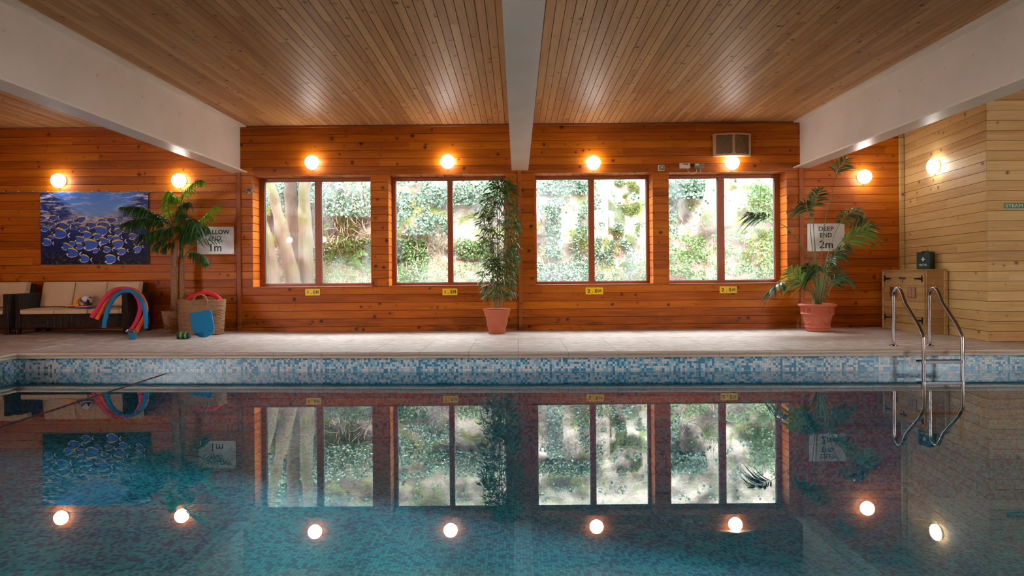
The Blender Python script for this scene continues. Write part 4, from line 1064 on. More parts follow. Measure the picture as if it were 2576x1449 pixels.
# bamboo
p0 = ground(1250, 840.6); pc = Vector((P(1250, 800, 9.50).x, 9.50, 0))
root = empty('potted_bamboo', pc, 'tall slender bamboo plant in a plain terracotta pot in front of the middle windows', 'plant')
hp = P(1250, 779, 9.30).z
mb = MB(); mb.lathe([(.001, .002), (.126, .002), (.130, .008), (.150, .12), (.156, .122), (.158, .128), (.176, hp*.68), (.182, hp*.70), (.205, hp-.05), (.207, hp-.045), (.214, hp-.02), (.219, hp-.003), (.213, hp), (.200, hp-.006), (.195, hp-.05), (.19, hp-.06)], n=48)
mb.build('pot', M['terra'], root, smooth=True)
mb = MB(); mb.lathe([(.001, hp-.045), (.196, hp-.05)], n=32); mb.build('soil', M['soil'], root)
canes = []
for (bx, tx, top) in ((1240,1236,500),(1246,1250,470),(1252,1258,452),(1257,1268,458),(1263,1280,470),(1249,1228,540)):
    yy = 9.5 + random.uniform(-.05, .05)
    s = spline([P(bx, 775, yy), P(bx+(tx-bx)*.4+random.uniform(-3, 3), 690, yy), P(bx+(tx-bx)*.8+random.uniform(-4, 4), 580, yy), P(tx, top, yy)], 24)
    canes.append(s); mb = MB(); mb.tube([q-pc for q in s], [.011-.007*i/24 for i in range(25)], 7); mb.build('cane', M['cane'], root, smooth=True)
def benv(y):
    K_ = [(445,1272,1290),(470,1228,1298),(500,1210,1302),(540,1196,1310),(580,1192,1312),(620,1192,1316),(660,1196,1312),(700,1198,1308),(740,1206,1300),(765,1222,1286),(775,1235,1270)]
    for (y0, a0, b0), (y1, a1, b1) in zip(K_, K_[1:]):
        if y <= y1: f = (y-y0)/(y1-y0); return a0+(a1-a0)*f, b0+(b1-b0)*f
    return 1235, 1270
mb = MB()
for k in range(420):
    py = random.uniform(446, 748); a, b = benv(py+12); c_ = (a+b)/2; hw = (b-a)/2
    f = random.uniform(-1, 1); px = c_ + f*hw*.80
    y_ = 9.5 + random.uniform(-1, 1)*.26*math.sqrt(max(.05, 1-f*f))
    q = P(px, py, y_) - pc
    st = P(c_ + f*hw*.25, py+random.uniform(0, 14), 9.5) - pc
    mb.tube([st, (st+q)/2 + Vector((0,0,.015)), q], [.003, .0022, .0015], 4, mi=1)
    od = (q - st); od = od.normalized() if od.length > .01 else Vector((random.uniform(-1,1), -1, 0))
    for j_ in range(random.randint(6, 9)):
        d = od*random.uniform(.2, 1) + Vector((random.uniform(-.9, .9), random.uniform(-.7, .7), random.uniform(-.5, .5)))
        d.normalize(); wv = Vector((random.uniform(-1,1), random.uniform(-1,1), random.uniform(-1,1))); wv = (wv - d*wv.dot(d)).normalized()
        leaflet(mb, q + Vector([random.uniform(-.02, .02) for _ in range(3)]), d, random.uniform(.09, .15), random.uniform(.013, .019), random.uniform(.5, 1.1), wv, n=4, pw=.6)
mb.build('foliage', [M['bamboo'], M['cane']], root)
# kentia palm
pc = Vector((P(2056, 800, 9.45).x, 9.45, 0))
root = empty('potted_palm', pc, 'tall stemmed live palm in an ornate terracotta pot beside the deep end sign', 'palm')
mb = MB(); q_ = .00625
prof = [(.001, .002), (.160, .002), (.167, .008), (.172, .050), (.188, .062), (.190, .072), (.184, .084), (.178, .095), (.196, .16), (.212, .245), (.236, .262), (.243, .275), (.240, .288), (.230, .296), (.236, .34), (.243, .378), (.262, .388), (.277, .400), (.280, .414), (.272, .430), (.255, .434), (.240, .425), (.236, .39)]
mb.lathe(prof, n=56)
for k in range(14):
    a = 2*PI*k/14 + .1; R_ = .237; nrm = Vector((math.cos(a), math.sin(a), -.15)).normalized(); tx_ = Vector((-math.sin(a), math.cos(a), 0)); up = nrm.cross(tx_)*-1
    c_ = Vector((math.cos(a)*R_, math.sin(a)*R_, .338))
    mt4 = Matrix((tx_, up, nrm)).transposed().to_4x4()
    mb.lathe([(.036, -.002), (.036, .005), (.031, .006), (.030, .001), (.001, .003)], c_, n=16, mat=mt4)
    for j_ in range(6):
        b = 2*PI*j_/6; mb.tube([c_ + (mt4 @ Vector((math.cos(b)*.006, math.sin(b)*.006, .003))), c_ + (mt4 @ Vector((math.cos(b)*.027, math.sin(b)*.027, .003)))], .004, 4)
for k in range(4):
    a0 = 2*PI*k/4 + .35
    for seg_ in range(1):
        pts = []; rs = []
        for j_ in range(17):
            t = j_/16; a = a0 + (t-.5)*1.1; z_ = .215 - .085*math.sin(PI*t); R_ = .178 + (z_-.095)*.226
            pts.append((math.cos(a)*R_, math.sin(a)*R_, z_)); rs.append(.005 + .012*math.sin(PI*t))
        mb.tube(pts, rs, 7)
pot = mb.build('pot', M['terra2'], root, smooth=True)
mb = MB(); mb.lathe([(.001, .40), (.238, .395)], n=32); mb.build('soil', M['soil'], root)
def Z5(pts, ys):
    n = len(pts); return [P(1800+a/3.018, 380+b/3.018, ys[0] + (ys[1]-ys[0])*i/(n-1)) for i, (a, b) in enumerate(pts)]
KF = [
 ([(795,1160),(820,960),(905,760),(1000,640),(1080,580),(1130,540)], (9.50, 9.52), .34, .022, 16, .4, 1.3, .66, 'kentia', .9),
 ([(785,1160),(765,960),(750,700),(738,500),(700,430),(640,410)], (9.46, 9.35), .28, .022, 13, .6, .9, .72, 'kentia', .8),
 ([(780,1160),(760,1040),(730,960),(700,900),(690,860)], (9.40, 9.20), .26, .030, 12, .9, .7, .5, 'kentia', .5),
 ([(800,1160),(850,1080),(900,1010),(960,960),(1030,985)], (9.46, 9.50), .24, .020, 15, .6, .9, .45, 'kentia', .8),
 ([(790,1160),(830,1040),(850,930),(880,820),(960,770)], (9.40, 9.20), .26, .024, 15, .8, .7, .55, 'kentia', .6),
  # pts, ys, leaflet length, width, n, grav, roll, t0, mat
 ([(790,1160),(800,900),(820,600),(860,420),(905,240),(930,150),(985,60)], (9.45, 9.35), .30, .022, 14, .55, 1.2, .74, 'kentia', .75),
 ([(780,1160),(750,880),(720,600),(718,480),(725,400),(735,300)], (9.43, 9.30), .30, .028, 16, .75, .9, .62, 'kentia', .6),
 ([(785,1160),(770,900),(745,600),(735,470),(760,380),(790,290)], (9.5, 9.55), .24, .024, 12, .5, .8, .70, 'kentia', .6),
 ([(775,1160),(740,930),(660,740),(560,600),(480,545),(370,490),(250,470)], (9.42, 9.10), .36, .026, 16, .75, .35, .78, 'kentia', .9),
 ([(795,1160),(810,960),(880,700),(940,560),(1000,480),(1090,440)], (9.48, 9.60), .24, .022, 16, .6, .9, .62, 'kentia', .7),
 ([(800,1160),(820,960),(900,770),(970,700),(1060,640),(1150,590)], (9.46, 9.40), .40, .026, 20, .55, 1.1, .60, 'kentia_lt', 1.1),
 ([(800,1160),(830,1000),(860,880),(900,790),(960,740),(1000,720)], (9.42, 9.25), .22, .022, 16, .6, .8, .45, 'kentia', .6),
 ([(790,1160),(790,1000),(780,930),(760,900),(735,880)], (9.36, 9.15), .30, .042, 12, 1.0, .9, .55, 'kentia', .4),
 ([(775,1160),(740,1080),(680,1020),(620,960),(560,905)], (9.40, 9.15), .34, .026, 18, .5, 1.0, .50, 'kentia_lt', .7),
 ([(770,1160),(720,1080),(640,1010),(560,985),(500,1000),(430,1040)], (9.38, 8.95), .32, .040, 11, .75, .5, .76, 'kentia', .7),
 ([(800,1160),(840,1060),(880,990),(930,960),(980,960)], (9.46, 9.35), .22, .022, 16, .5, .8, .4, 'kentia', .7),
 ([(780,1160),(750,1060),(700,1000),(690,960),(660,940)], (9.46, 9.35), .22, .024, 12, .6, .8, .5, 'kentia', .6),
 ([(795,1160),(815,1020),(830,940),(870,880),(900,860)], (9.54, 9.65), .24, .022, 14, .5, .9, .5, 'kentia', .6)]
for pts, ys, L, wd, n, gr, rl_, t0, mt, fw in KF:
    frond(root, Z5(pts, ys), L*1.14, wd*.98, int(n*1.35), gr, roll=rl_, t0=t0, mats=(mt, 'stem'), r=.0095, fwd=fw, jit=.22, pw=.7, taper=.25)
for k in range(7):
    a = 2*PI*k/7; mb = MB(); x_ = math.cos(a)*.05; y_ = math.sin(a)*.05
    mb.tube([(x_, y_, .38), (x_*1.1, y_*1.1, .50), (x_*1.5, y_*1.3, .60+random.uniform(0, .08))], [.020, .016, .007], 7); mb.build('dry_sheath', M['bark'], root, smooth=True)
# ------------------------------------------------------------------ cupboard and first aid case
A, B, C = ground(2224, 824.5), ground(2335, 840.5), ground(2392, 842.6)
A.y = min(A.y, 9.93)
TZ = P(2335, 676.5, B.y).z
root = empty('cupboard', B, 'low pale pine cupboard with black strap hinges in the corner', 'cupboard')
W0 = Vector(B); e = (A-B); e.z = 0; LF = e.length; e.normalize(); nrm = Vector((-e.y, e.x, 0)); nrm = nrm if nrm.x < 0 else -nrm
def uof(px, py=760):
    k = (px-CX-ROLL*(py-CY))/F; return (k*B.y - B.x)/(e.x - k*e.y)
def zof(px, py, u): return P(px, py, B.y+e.y*u).z
def fq(u, v, d): return e*u + nrm*d + Vector((0,0,v))
def fbox(mb, u0, u1, v0, v1, d0, d1):
    vs = [fq(u, v, d) for v in (v0, v1) for (u, d) in ((u0,d0),(u1,d0),(u1,d1),(u0,d1))]
    mb.add(vs, [(0,3,2,1),(4,5,6,7),(0,1,5,4),(1,2,6,5),(2,3,7,6),(3,0,4,7)])
e2 = (C-B); e2.z = 0; L3 = e2.length; e2.normalize()
wall_pt = SW1 + (SW0-SW1)*((C.y-SW1.y)/(SW0.y-SW1.y))
cw = wall_pt.x - .03 - B.x
mb = MB(); # body: end panel toward viewer + carcass
h = TZ-.03
bx = [Vector((0,0,0)), e2*(cw/e2.x), Vector((0,0,0)) + e2*(cw/e2.x) + (A-B)*.98, (A-B)*.999]
for v in bx: v.z = 0
wl = SW1 + (SW0-SW1)*.93; bx[2] = Vector((wl.x-.03-B.x, wl.y-B.y-.03, 0))
mb.add([v.copy() for v in bx] + [v + Vector((0,0,h)) for v in bx], [(0,1,2,3),(7,6,5,4),(0,4,5,1),(1,5,6,2),(2,6,7,3),(3,7,4,0)])
mb.build('carcass', M['cupb_x'], root, fixn=True)
mb = MB(); tp = [v*1.0 for v in bx]; tp[0] = tp[0]+nrm*.035-e*.0+e2*-.01+Vector((0,-.02,0)); tp[1] = tp[1]+Vector((0,-.02,0)); tp[3] = tp[3]+nrm*.035
mb.add([v + Vector((0,0,h+.001)) for v in tp] + [v + Vector((0,0,h+.026)) for v in tp], [(0,1,2,3),(7,6,5,4),(0,4,5,1),(1,5,6,2),(2,6,7,3),(3,7,4,0)])
mb.build('top_board', M['cupb'], root, bevel=.003, fixn=True)
ul, um, ur_ = LF*.975, uof(2274.5), uof(2330)
# front cladding / face frame
mb = MB(); fbox(mb, 0, LF*.998, 0, h, .001, .012); mb.build('face_panel', M['cupb'], root)
mb = MB(); fbox(mb, LF*.955, LF, 0, h, .012, .03); mb.build('corner_post', M['pale_y'], root, bevel=.002)
mb = MB(); m2 = Matrix.Translation(Vector((cw-.035, -.02, 0)));  mb.box((cw-.05, (C.y-B.y)-.022, 0), (cw-.004, (C.y-B.y)-.002, h)); mb.build('corner_post', M['pale'], root, bevel=.002)
vb, vt = .13, h-.025
hp_ = uof(2328.5)
def door(u0, u1, hinge_u, sgn):
    mb = MB(); k = 0; v = vb; n = 7; st = (vt-vb)/n
    for k in range(n): fbox(mb, u0, u1, v+k*st+.0015, v+(k+1)*st-.0015, .013, .030)
    d = mb.build('door', M['cupb'], root, bevel=.002)
    for vv_ in (.875*h, .20*h):
        mb = MB(); hu = hinge_u
        fbox(mb, hu-.012, hu+.012, vv_-.05, vv_+.05, .030, .036)
        a, b = (hu, hu+sgn*.17)
        vs = [fq(a, vv_-.018, .036), fq(b, vv_-.005, .036), fq(b, vv_+.005, .036), fq(a, vv_+.018, .036), fq(a, vv_-.018, .030), fq(b, vv_-.005, .030), fq(b, vv_+.005, .030), fq(a, vv_+.018, .030)]
        mb.add(vs, [(0,1,2,3),(7,6,5,4),(0,4,5,1),(1,5,6,2),(2,6,7,3),(3,7,4,0)])
        mb.build('hinge', M['iron'], d, fixn=True)
    return d
d1 = door(um+.002, LF*.94, LF*.925, -1); d2_ = door(.03, um-.002, hp_+.03, 1)
for d_, uc in ((d1, uof(2253)), (d2_, uof(2299.5))):
    vc = zof(2299, 736, uof(2299)); mb = MB(); ww = .075; hh = .082
    fbox(mb, uc-ww*1.25, uc+ww*1.25, vc-hh, vc+hh, .031, .037); v_ = mb.build('vent_grille', M['vent_brown'], d_)
    mb = MB()
    for cc in (-1, 1):
        for k in range(9): fbox(mb, uc+cc*ww*.55-.030, uc+cc*ww*.55+.030, vc-hh*.8+k*.0165, vc-hh*.8+k*.0165+.005, .0372, .040)
    mb.build('slots', M['offwhite'] if d_ is d2_ else M['dark'], d_)
vc = zof(2280, 699.5, um); mb = MB(); fbox(mb, um-.085, um+.045, vc-.016, vc+.016, .031, .036); mb.tube([fq(um-.08, vc, .042), fq(um+.07, vc+.004, .042)], .007, 8)
for uu in (-.06, -.02, .03): fbox(mb, um+uu-.008, um+uu+.008, vc-.014, vc+.014, .036, .052)
mb.build('bolt_latch', M['brushed'], root, smooth=True)
mb = MB(); mb.tube([fq(um-.03, vc-.01, .05), fq(um-.032, vc-.03, .052), fq(um-.03, vc-.062, .052)], [.006, .012, .010], 8); mb.build('padlock', M['brushed'], root, smooth=True)
# first aid case
W_ = .20; Hh = .268; Dd = .125
root = empty('first_aid_case', (6.136, 9.02, TZ-.003), 'dark green FIRST AID case standing on the pale cupboard', 'first aid case', rz=math.radians(-65))
mb = MB(); hx = W_/2*.98
# outline with handle recess
ol = [(-hx, 0), (hx, 0), (hx, Hh*.93), (hx*.97, Hh*.965), (hx*.45, Hh*.965), (hx*.36, Hh*.90), (-hx*.36, Hh*.88), (-hx*.55, Hh*.965), (-hx*.97, Hh*.965), (-hx, Hh*.93)]
n = len(ol); mb.add([(x_, 0, z_) for x_, z_ in ol] + [(x_, Dd, z_) for x_, z_ in ol], [tuple(range(n)), tuple(range(n, 2*n))[::-1]] + [(k, n+k, n+(k+1) % n, (k+1) % n) for k in range(n)])
mb.build('case', M['greenbox'], root, bevel=.006, fixn=True)
mb = MB(); mb.tube([(-hx*.6, Dd*.5, Hh*.94), (-hx*.45, Dd*.5, Hh*.99), (0, Dd*.5, Hh*1.0), (hx*.45, Dd*.5, Hh*.99), (hx*.55, Dd*.5, Hh*.94)], .012, 8); mb.build('handle', M['greenbox'], root, smooth=True)
mb = MB(); mb.box((-.008, -.0025, Hh*.44), (.008, -.0008, Hh*.44+.066)); mb.box((-.027, -.0026, Hh*.44+.024), (.027, -.0009, Hh*.44+.041)); 
for q_ in mb.v: pass
mb.build('cross', M['white'], root)
mb = MB(); text_mesh(mb, 'FIRST AID', .030, (-.0, -.0015, Hh*.25), (1,0,0), (0,0,1), .11, bold=.02); mb.build('lettering', M['white'], root)
mb = MB(); mb.box((hx*.2, Dd*.4, Hh*.965), (hx*.75, Dd*.8, Hh*1.0)); mb.build('catch', M['greenbox'], root, bevel=.003)
# ------------------------------------------------------------------ ladder
root = empty('pool_ladder', (4.93, 7.2, 0), 'stainless steel pool ladder with two curved handrails at the deep end', 'ladder')
w = Vector(root.location)
XA, XB = 4.705, 5.155
for X, lab in ((XA, None), (XB, None)):
    yb_ = 7.47; yf = 6.92
    raw = [(yb_, 0), (yb_, .45), (yb_, .62), (yb_-.012, .675), (yb_-.045, .715), (yb_-.095, .725), (yb_-.14, .70), (yb_-.165, .665), (yb_-.23, .54), (yf+.08, .29), (yf+.03, .21), (yf+.008, .18), (yf, .15), (yf, -.2), (yf, -.6), (yf+.03, -1.05)]
    mb = MB(); mb.tube([Vector((X, a, b))-w for a, b in raw], .0205, 16); mb.build('handrail', M['chrome'], root, smooth=True)
    mb = MB(); mb.lathe([(.022, .018), (.028, .014), (.050, .006), (.052, 0)], Vector((X, yb_, .001))-w, n=24); mb.build('floor_flange', M['chrome'], root, smooth=True)
for zt_, in ((-.105,), (-.40,), (-.70,)):
    mb = MB(); zc = zt_-.018
    mb.box((XA-.035-w.x, 6.90-w.y, zc-.018), (XB+.02-w.x, 6.915-w.y, zc+.018)); mb.box((XA-.035-w.x, 6.99-w.y, zc-.006), (XB+.02-w.x, 7.0-w.y, zc+.018))
    for k in range(4):
        x0 = XA+.02+k*(XB-XA-.04)/4 - w.x; mb.box((x0, 6.915-w.y, zc+.006), (x0+.03, 6.99-w.y, zc+.017))
    mb.box((XA-.035-w.x, 6.915-w.y, zc+.005), (XB+.02-w.x, 6.94-w.y, zc+.018)); mb.box((XA-.035-w.x, 6.965-w.y, zc+.005), (XB+.02-w.x, 6.99-w.y, zc+.018))
    mb.build('tread', M['tread'], root, bevel=.002)
# drain and cord
p = P(2322, 1312, 5.9); zz = zfl(4.0); v_ = (1312-CY)+ROLL*(2322-CX); Yd = (CZ-zz)*F/v_; p = P(2322, 1312, Yd)
root = empty('pool_drain', (p.x, p.y, zfl(p.x)+.002), 'round pale drain grating on the pool floor at the deep end', 'drain')
mb = MB(); mb.lathe([(.001, .004), (.045, .004), (.045, .010), (.10, .010), (.115, 0)], n=32); mb.build('grating', M['white'], root, smooth=True)
mb = MB()
for k in range(6): mb.box((-.07+k*.026, -.05, .010), (-.062+k*.026, .05, .0115))
mb.build('slots', M['greyp'], root)
mb = MB(); mb.tube(spline([(-4.33, 7.46, WZ-.012), (-4.30, 7.20, WZ+.003), (-4.26, 6.64, WZ+.004), (-4.10, 4.73, WZ+.004), (-3.98, 3.3, WZ+.004), (-3.87, 1.9, WZ+.006)], 40), .0045, 6)
tag(mb.build('cord', M['rope'], smooth=True), 'thin dark cord stretched over the water at the shallow end', 'cord')
# ------------------------------------------------------------------ outdoors
def bankh(x): return 1.25 + .65*S((x-1)/5)
def ry(x, z):
    n_ = mnoise.fractal(Vector((x*.7, z*.7, 1.3)), 1.0, 2.0, 5) * .35 + mnoise.noise(Vector((x*.35, z*.3, 9)))*.35
    hb_ = bankh(x) + .25*mnoise.noise(Vector((x*.8, 3, 1)))
    y = 13.3 + .14*(z-1.5)
    if z < hb_: y -= (hb_-z)*1.05
    y += n_ + .9*math.exp(-((x+5.05)/.45)**2)*S((3.6-z)/2) 
    return max(11.2, y)
NX, NZ = 220, 90
vs = []; fs = []
for i in range(NX+1):
    x = -10 + 20.5*i/NX
    for k in range(NZ+1):
        z = -.4 + 4.7*k/NZ; vs.append((x, ry(x, z), z))
for i in range(NX):
    for k in range(NZ): q = i*(NZ+1)+k; fs.append((q, q+NZ+1, q+NZ+2, q+1))
g = G('rock'); o, x, y, z = g.obj()
nz = g.noise(o, 1.6, 8, .62); n2 = g.noise(o, .8, 3); n3 = g.noise(o, 14, 5, .7)
col = g.ramp(nz, [(.3, c8(40,34,30)), (.45, c8(84,78,70)), (.55, c8(122,116,106)), (.75, c8(146,140,130))])
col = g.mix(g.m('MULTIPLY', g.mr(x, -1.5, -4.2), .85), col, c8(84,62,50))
hol_shade = g.m('MULTIPLY', g.mr(g.m('ABSOLUTE', g.m('ADD', x, 4.9)), 1.1, .7), .92)  # shade of the hollow between the trunks, put into the rock colour
col = g.mix(hol_shade, col, c8(34,24,18))
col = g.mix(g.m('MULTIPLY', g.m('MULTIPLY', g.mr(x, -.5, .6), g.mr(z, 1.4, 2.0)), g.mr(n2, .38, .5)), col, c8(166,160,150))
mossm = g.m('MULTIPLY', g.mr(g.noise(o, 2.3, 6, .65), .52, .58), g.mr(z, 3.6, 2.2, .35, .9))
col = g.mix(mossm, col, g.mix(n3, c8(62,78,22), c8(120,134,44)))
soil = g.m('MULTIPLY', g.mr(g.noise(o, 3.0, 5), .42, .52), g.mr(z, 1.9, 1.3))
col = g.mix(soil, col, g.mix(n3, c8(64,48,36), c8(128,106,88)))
g.bsdf(col, .8, 0, g.bump(g.m('ADD', nz, g.m('MULTIPLY', n3, .3)), .8, .12))
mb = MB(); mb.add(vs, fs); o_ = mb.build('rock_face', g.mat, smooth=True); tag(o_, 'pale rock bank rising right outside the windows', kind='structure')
mb = MB(); mb.box((-10, 10.32, -.5), (10.4, 12.6, -.25)); tag(mb.build('ground', M['soil']), 'earth strip outside the windows', kind='structure')
def onrock(px, py, off=.04):
    Y = 12.6
    for _ in range(6): p = P(px, py, Y); Y = .5*Y + .5*ry(p.x, p.z)
    p = P(px, py, Y-off); return p
M['ivy'] = leafmat('ivy_leaf', c8(22,44,28), c8(78,108,84), .3, .1)
M['moss'] = leafmat('moss_tuft', c8(40,50,12), c8(94,104,32), .8, .15)
M['under'] = leafmat('undergrowth_leaf', c8(32,66,24), c8(82,118,52), .35, .25)
M['litter'] = leafmat('dry_leaf', c8(80,54,40), c8(134,108,90), .7, .1)
M['twigs'] = plain('dry_vine', c8(120,100,84), .8, 0, .3)
def leafquad(mb, p, sz, kind, spread=.9):
    nrm = Vector((random.uniform(-spread, spread), -1, random.uniform(-.3, .9+spread*.3))).normalized(); a = nrm.orthogonal().normalized(); a.rotate(Matrix.Rotation(random.uniform(0, 6.28), 3, nrm)); b = nrm.cross(a)
    if kind == 'ivy': sh = [(0,-.5),(.45,-.25),(.30,.05),(.42,.32),(0,.62),(-.42,.32),(-.30,.05),(-.45,-.25)]
    elif kind == 'blade': sh = [(0,-.5),(.16,-.1),(.10,.3),(0,.6),(-.10,.3),(-.16,-.1)]
    else: sh = [(0,-.5),(.3,0),(0,.5),(-.3,0)]
    mb.add([p + a*u*sz + b*v*sz + nrm*(.10*sz*(1 if abs(u) < .01 else 0)) for u, v in sh], [tuple(range(len(sh)))])
ivy = MB(); moss = MB(); und = MB(); lit = MB()
def patch(mb, x0, x1, y0, y1, n, s0, s1, kind, off=(.02, .16), thr=None, seedz=0):
    c = 0; tries = 0
    n = int(n*1.75)
    while c < n and tries < n*12:
        tries += 1
        px, py = random.uniform(x0, x1), random.uniform(y0, y1)
        if thr is not None and mnoise.noise(Vector((px*.035, py*.035, seedz))) < thr: continue
        p = onrock(px, py, random.uniform(*off)); leafquad(mb, p, random.uniform(s0, s1)*.6, kind); c += 1
# general cover
patch(ivy, 560, 2060, 380, 540, 1000, .07, .12, 'ivy', thr=.12)
patch(und, 560, 2060, 620, 740, 1800, .06, .11, 'blade', thr=.05, seedz=3)
patch(lit, 560, 2060, 590, 730, 1500, .06, .10, 'litter', thr=.05, seedz=8)
# window by window
patch(ivy, 665, 745, 450, 520, 420, .07, .12, 'ivy', (.3, .9)); patch(ivy, 735, 800, 450, 512, 320, .07, .12, 'ivy', (.2, .9)); patch(ivy, 728, 758, 500, 610, 90, .07, .11, 'ivy', (.3, .7))
patch(ivy, 745, 800, 620, 712, 160, .07, .12, 'ivy', (.2, .7)); patch(ivy, 808, 940, 450, 545, 520, .05, .10, 'ivy', (.02, .35))
patch(moss, 808, 900, 500, 640, 2600, .03, .06, 'moss', (.0, .12), -.25, 5); patch(und, 808, 940, 600, 715, 1100, .05, .10, 'blade')
patch(ivy, 990, 1130, 450, 590, 900, .05, .10, 'ivy', (.02, .4), -.12, 31); patch(ivy, 1136, 1275, 450, 515, 480, .06, .10, 'ivy', (.02, .3)); patch(und, 990, 1075, 600, 715, 700, .05, .10, 'ivy'); patch(und, 1150, 1230, 600, 650, 180, .06, .10, 'ivy'); patch(und, 1080, 1270, 660, 715, 500, .05, .09, 'blade')
patch(ivy, 1345, 1485, 450, 488, 350, .06, .10, 'ivy'); patch(ivy, 1372, 1412, 500, 650, 420, .05, .10, 'ivy', (.02, .3)); patch(ivy, 1440, 1480, 520, 690, 240, .05, .09, 'ivy', thr=-.1); patch(ivy, 1345, 1485, 660, 715, 420, .06, .10, 'ivy')
patch(moss, 1530, 1610, 455, 620, 3600, .03, .06, 'moss', (.0, .12), .02, 11); patch(moss, 1430, 1480, 580, 625, 500, .03, .05, 'moss'); patch(ivy, 1494, 1630, 560, 715, 520, .05, .09, 'ivy', thr=.0, seedz=13); patch(und, 1500, 1630, 655, 715, 380, .05, .10, 'blade')
patch(ivy, 1680, 1770, 450, 500, 320, .08, .13, 'ivy', (.02, .4)); patch(moss, 1765, 1805, 520, 570, 500, .03, .05, 'moss'); patch(und, 1680, 1806, 590, 715, 900, .04, .09, 'ivy', (.02, .3), -.1, 21); patch(ivy, 1680, 1705, 500, 600, 120, .06, .10, 'ivy')
patch(und, 1880, 1955, 465, 560, 330, .06, .11, 'ivy', (.02, .3)); patch(und, 1820, 1955, 575, 715, 1100, .04, .09, 'ivy', (.02, .3), -.1, 23); patch(moss, 1890, 1955, 480, 560, 500, .03, .05, 'moss')
for mbx, nm_, mt, lab, cat in ((ivy, 'ivy_leaves', 'ivy', 'silvery green ivy covering the rock outside', 'ivy'), (moss, 'moss', 'moss', 'yellow green moss cushions on the rock outside', 'moss'), (und, 'undergrowth', 'under', 'bright green low plants on the bank outside', 'plants'), (lit, 'leaf_litter', 'litter', 'dry brown fallen leaves on the bank outside', 'dry leaves')):
    tag(mbx.build(nm_, M[mt]), lab, cat, kind='stuff')
mb = MB()
for (x0, x1, y0, y1, n, ln_) in ((668, 800, 455, 700, 12, 60), (815, 935, 455, 600, 70, 60), (1000, 1130, 490, 680, 60, 60), (1140, 1270, 455, 620, 26, 70), (1350, 1480, 455, 700, 22, 50), (1495, 1625, 560, 700, 16, 40), (1682, 1805, 480, 700, 22, 60), (1822, 1947, 480, 700, 18, 50)):
    for _ in range(n):
        px, py = random.uniform(x0, x1), random.uniform(y0, y1); a = random.gauss(PI/2, .7); pts = []
        for k in range(7): pts.append(onrock(px + math.cos(a)*ln_*k/6, py + math.sin(a)*ln_*k/6, .10+.10*math.sin(k))); a += random.uniform(-.25, .25)
        mb.tube(pts, random.choice((.004, .006, .009)), 4)
tag(mb.build('dry_vines', M['twigs']), 'tangled pale dry vines hanging over the rock outside', 'vines', kind='stuff')
# tree trunks
g = G('mossy_bark'); o, x, y, z = g.obj()
n1 = g.noise(g.xyz(g.m('MULTIPLY', x, 9.0), g.m('MULTIPLY', y, 9.0), g.m('MULTIPLY', z, 1.2)), 1.0, 6, .7); n2 = g.noise(o, 2.4, 5)
col = g.mix(n1, c8(44,36,28), c8(108,98,78)); col = g.mix(g.m('MULTIPLY', g.mr(n2, .5, .65), .7), col, c8(72,84,30))
g.bsdf(col, .9, 0, g.bump(n1, .9, .05)); M['mbark'] = g.mat
M['dbark'] = None
g = G('dark_bark'); o, x, y, z = g.obj()
n1 = g.noise(g.xyz(g.m('MULTIPLY', x, 9.0), g.m('MULTIPLY', y, 9.0), g.m('MULTIPLY', z, 1.0)), 1.0, 6, .7)
g.bsdf(g.mix(n1, c8(26,18,14), c8(84,66,52)), .9, 0, g.bump(n1, .9, .05)); M['dbark'] = g.mat
def otrunk(pts, rad, mat, label, Y):
    s = spline([P(a, b, Y) for a, b in pts], 24); base = s[-1].copy(); mb = MB(); rs = []
    n = 16; vs = []; 
    for i in range(25):
        t = i/24*(len(rad)-1); k = min(int(t), len(rad)-2); rs.append(rad[k]*(1-(t-k)) + rad[k+1]*(t-k))
    mb.tube([q-base for q in s], rs, n)
    mb.v = [tuple(Vector(v) * 1 + Vector((mnoise.noise(Vector(v)*3)*.05, mnoise.noise(Vector(v)*3+Vector((5,5,5)))*.05, 0))) for v in mb.v]
    return tag(mb.build('tree_trunk', mat, smooth=True, loc=base), label, 'tree trunk', 'tree trunks outside the first window')
otrunk([(668, 380), (684, 470), (700, 540), (718, 620), (738, 710), (752, 790)], [.08, .09, .11, .13, .15, .17], M['mbark'], 'leaning pale mossy trunk in the leftmost pane', 12.1)
otrunk([(768, 380), (767, 470), (767, 560), (770, 650), (772, 790)], [.11, .12, .14, .14, .16], M['mbark'], 'upright grey trunk beside the leftmost window mullion', 12.35)
otrunk([(728, 380), (732, 480), (735, 600), (730, 790)], [.14, .14, .14, .15], M['dbark'], 'dark brown trunk between the two paler trunks', 12.7)
otrunk([(655, 560), (668, 620), (680, 700), (690, 790)], [.12, .16, .17, .18], M['mbark'], 'short mossy stump at the lower left corner of the first window', 11.9)
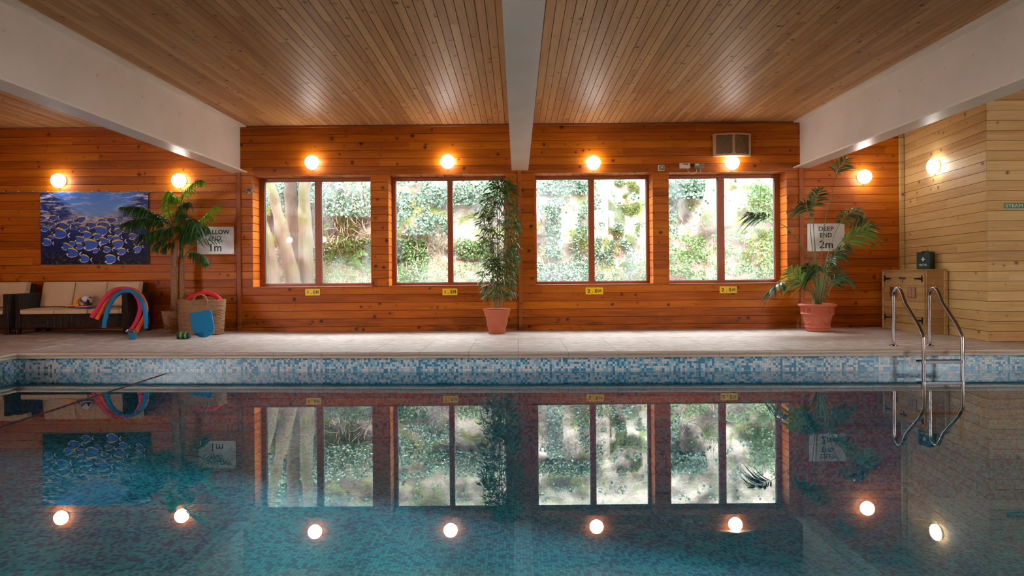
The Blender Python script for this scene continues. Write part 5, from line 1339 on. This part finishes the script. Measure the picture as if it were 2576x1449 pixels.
# ferns
def fern(px, py, size, label, tips):
    b = onrock(px, py, .12); root = empty('fern', b, label, 'fern', 'ferns on the bank outside')
    for (dx, dz) in tips:
        pts = [b, b + Vector((dx*.5, -.10, dz*.6+.10))*size, b + Vector((dx, -.22, dz))*size]
        frond(root, pts, .11*size, .018, 22, .3, roll=1.2, t0=.1, mats=('under', 'under'), r=.004, fwd=.3, jit=.08)
fern(1930, 480, 1.0, 'fern in the top right corner of the rightmost window', [(-.55, .05), (-.4, .25), (.1, .3), (-.5, -.2)])
fern(1925, 600, 1.0, 'fern halfway down the right edge of the rightmost window', [(-.4, .1), (.3, .2), (-.2, .35), (-.45, -.15)])
fern(1890, 660, .9, 'fern low in the rightmost pane', [(-.4, .15), (.4, .15), (.0, .35), (.35, -.1)])
fern(1745, 650, .8, 'fern low in the pane left of the rightmost mullion', [(-.4, .1), (.4, .15), (.0, .3)])
fern(1590, 680, .8, 'fern at the foot of the mossy rock', [(-.4, .1), (.4, .15), (.0, .3)])
fern(880, 660, 1.1, 'fern in the misted lower right pane of the first window', [(-.45, .1), (.4, .15), (.0, .4), (.3, -.1)])
# ------------------------------------------------------------------ camera, render
cam = bpy.data.cameras.new('camera'); co = bpy.data.objects.new('camera', cam); COL.objects.link(co)
cam.sensor_fit = 'HORIZONTAL'; cam.sensor_width = 36; cam.lens = F/2576*36
cam.shift_x = -(CX-1288)/2576; cam.shift_y = (CY-724.5)/2576
cam.clip_start = .05; cam.clip_end = 200
co.matrix_world = Matrix.Translation((0, 0, CZ)) @ Matrix.Rotation(PI/2, 4, 'X') @ Matrix.Rotation(-ROLL, 4, 'Z')
sc.camera = co
w = bpy.data.worlds.new('sky'); sc.world = w; w.use_nodes = True
bg = w.node_tree.nodes['Background']; bg.inputs[0].default_value = (.93, .97, 1.0, 1); bg.inputs[1].default_value = 11.0
sun = bpy.data.lights.new('sun', 'SUN'); sun.energy = 5; sun.angle = .03; sun.color = (1, .96, .88)
so = bpy.data.objects.new('sun', sun); COL.objects.link(so); so.rotation_euler = (math.radians(34), 0, 0)
vs_ = sc.view_settings; vs_.view_transform = 'Standard'; vs_.look = 'None'; vs_.gamma = 1; vs_.exposure = 1.08; vs_.use_curve_mapping = False
cy = sc.cycles
cy.max_bounces = 6; cy.diffuse_bounces = 3; cy.glossy_bounces = 3; cy.transmission_bounces = 2; cy.transparent_max_bounces = 16; cy.use_adaptive_sampling = True; cy.adaptive_threshold = .07; cy.use_light_tree = False; cy.adaptive_min_samples = 16
cy.sample_clamp_indirect = 6.0; cy.caustics_reflective = False; cy.caustics_refractive = False
cy.use_denoising = True
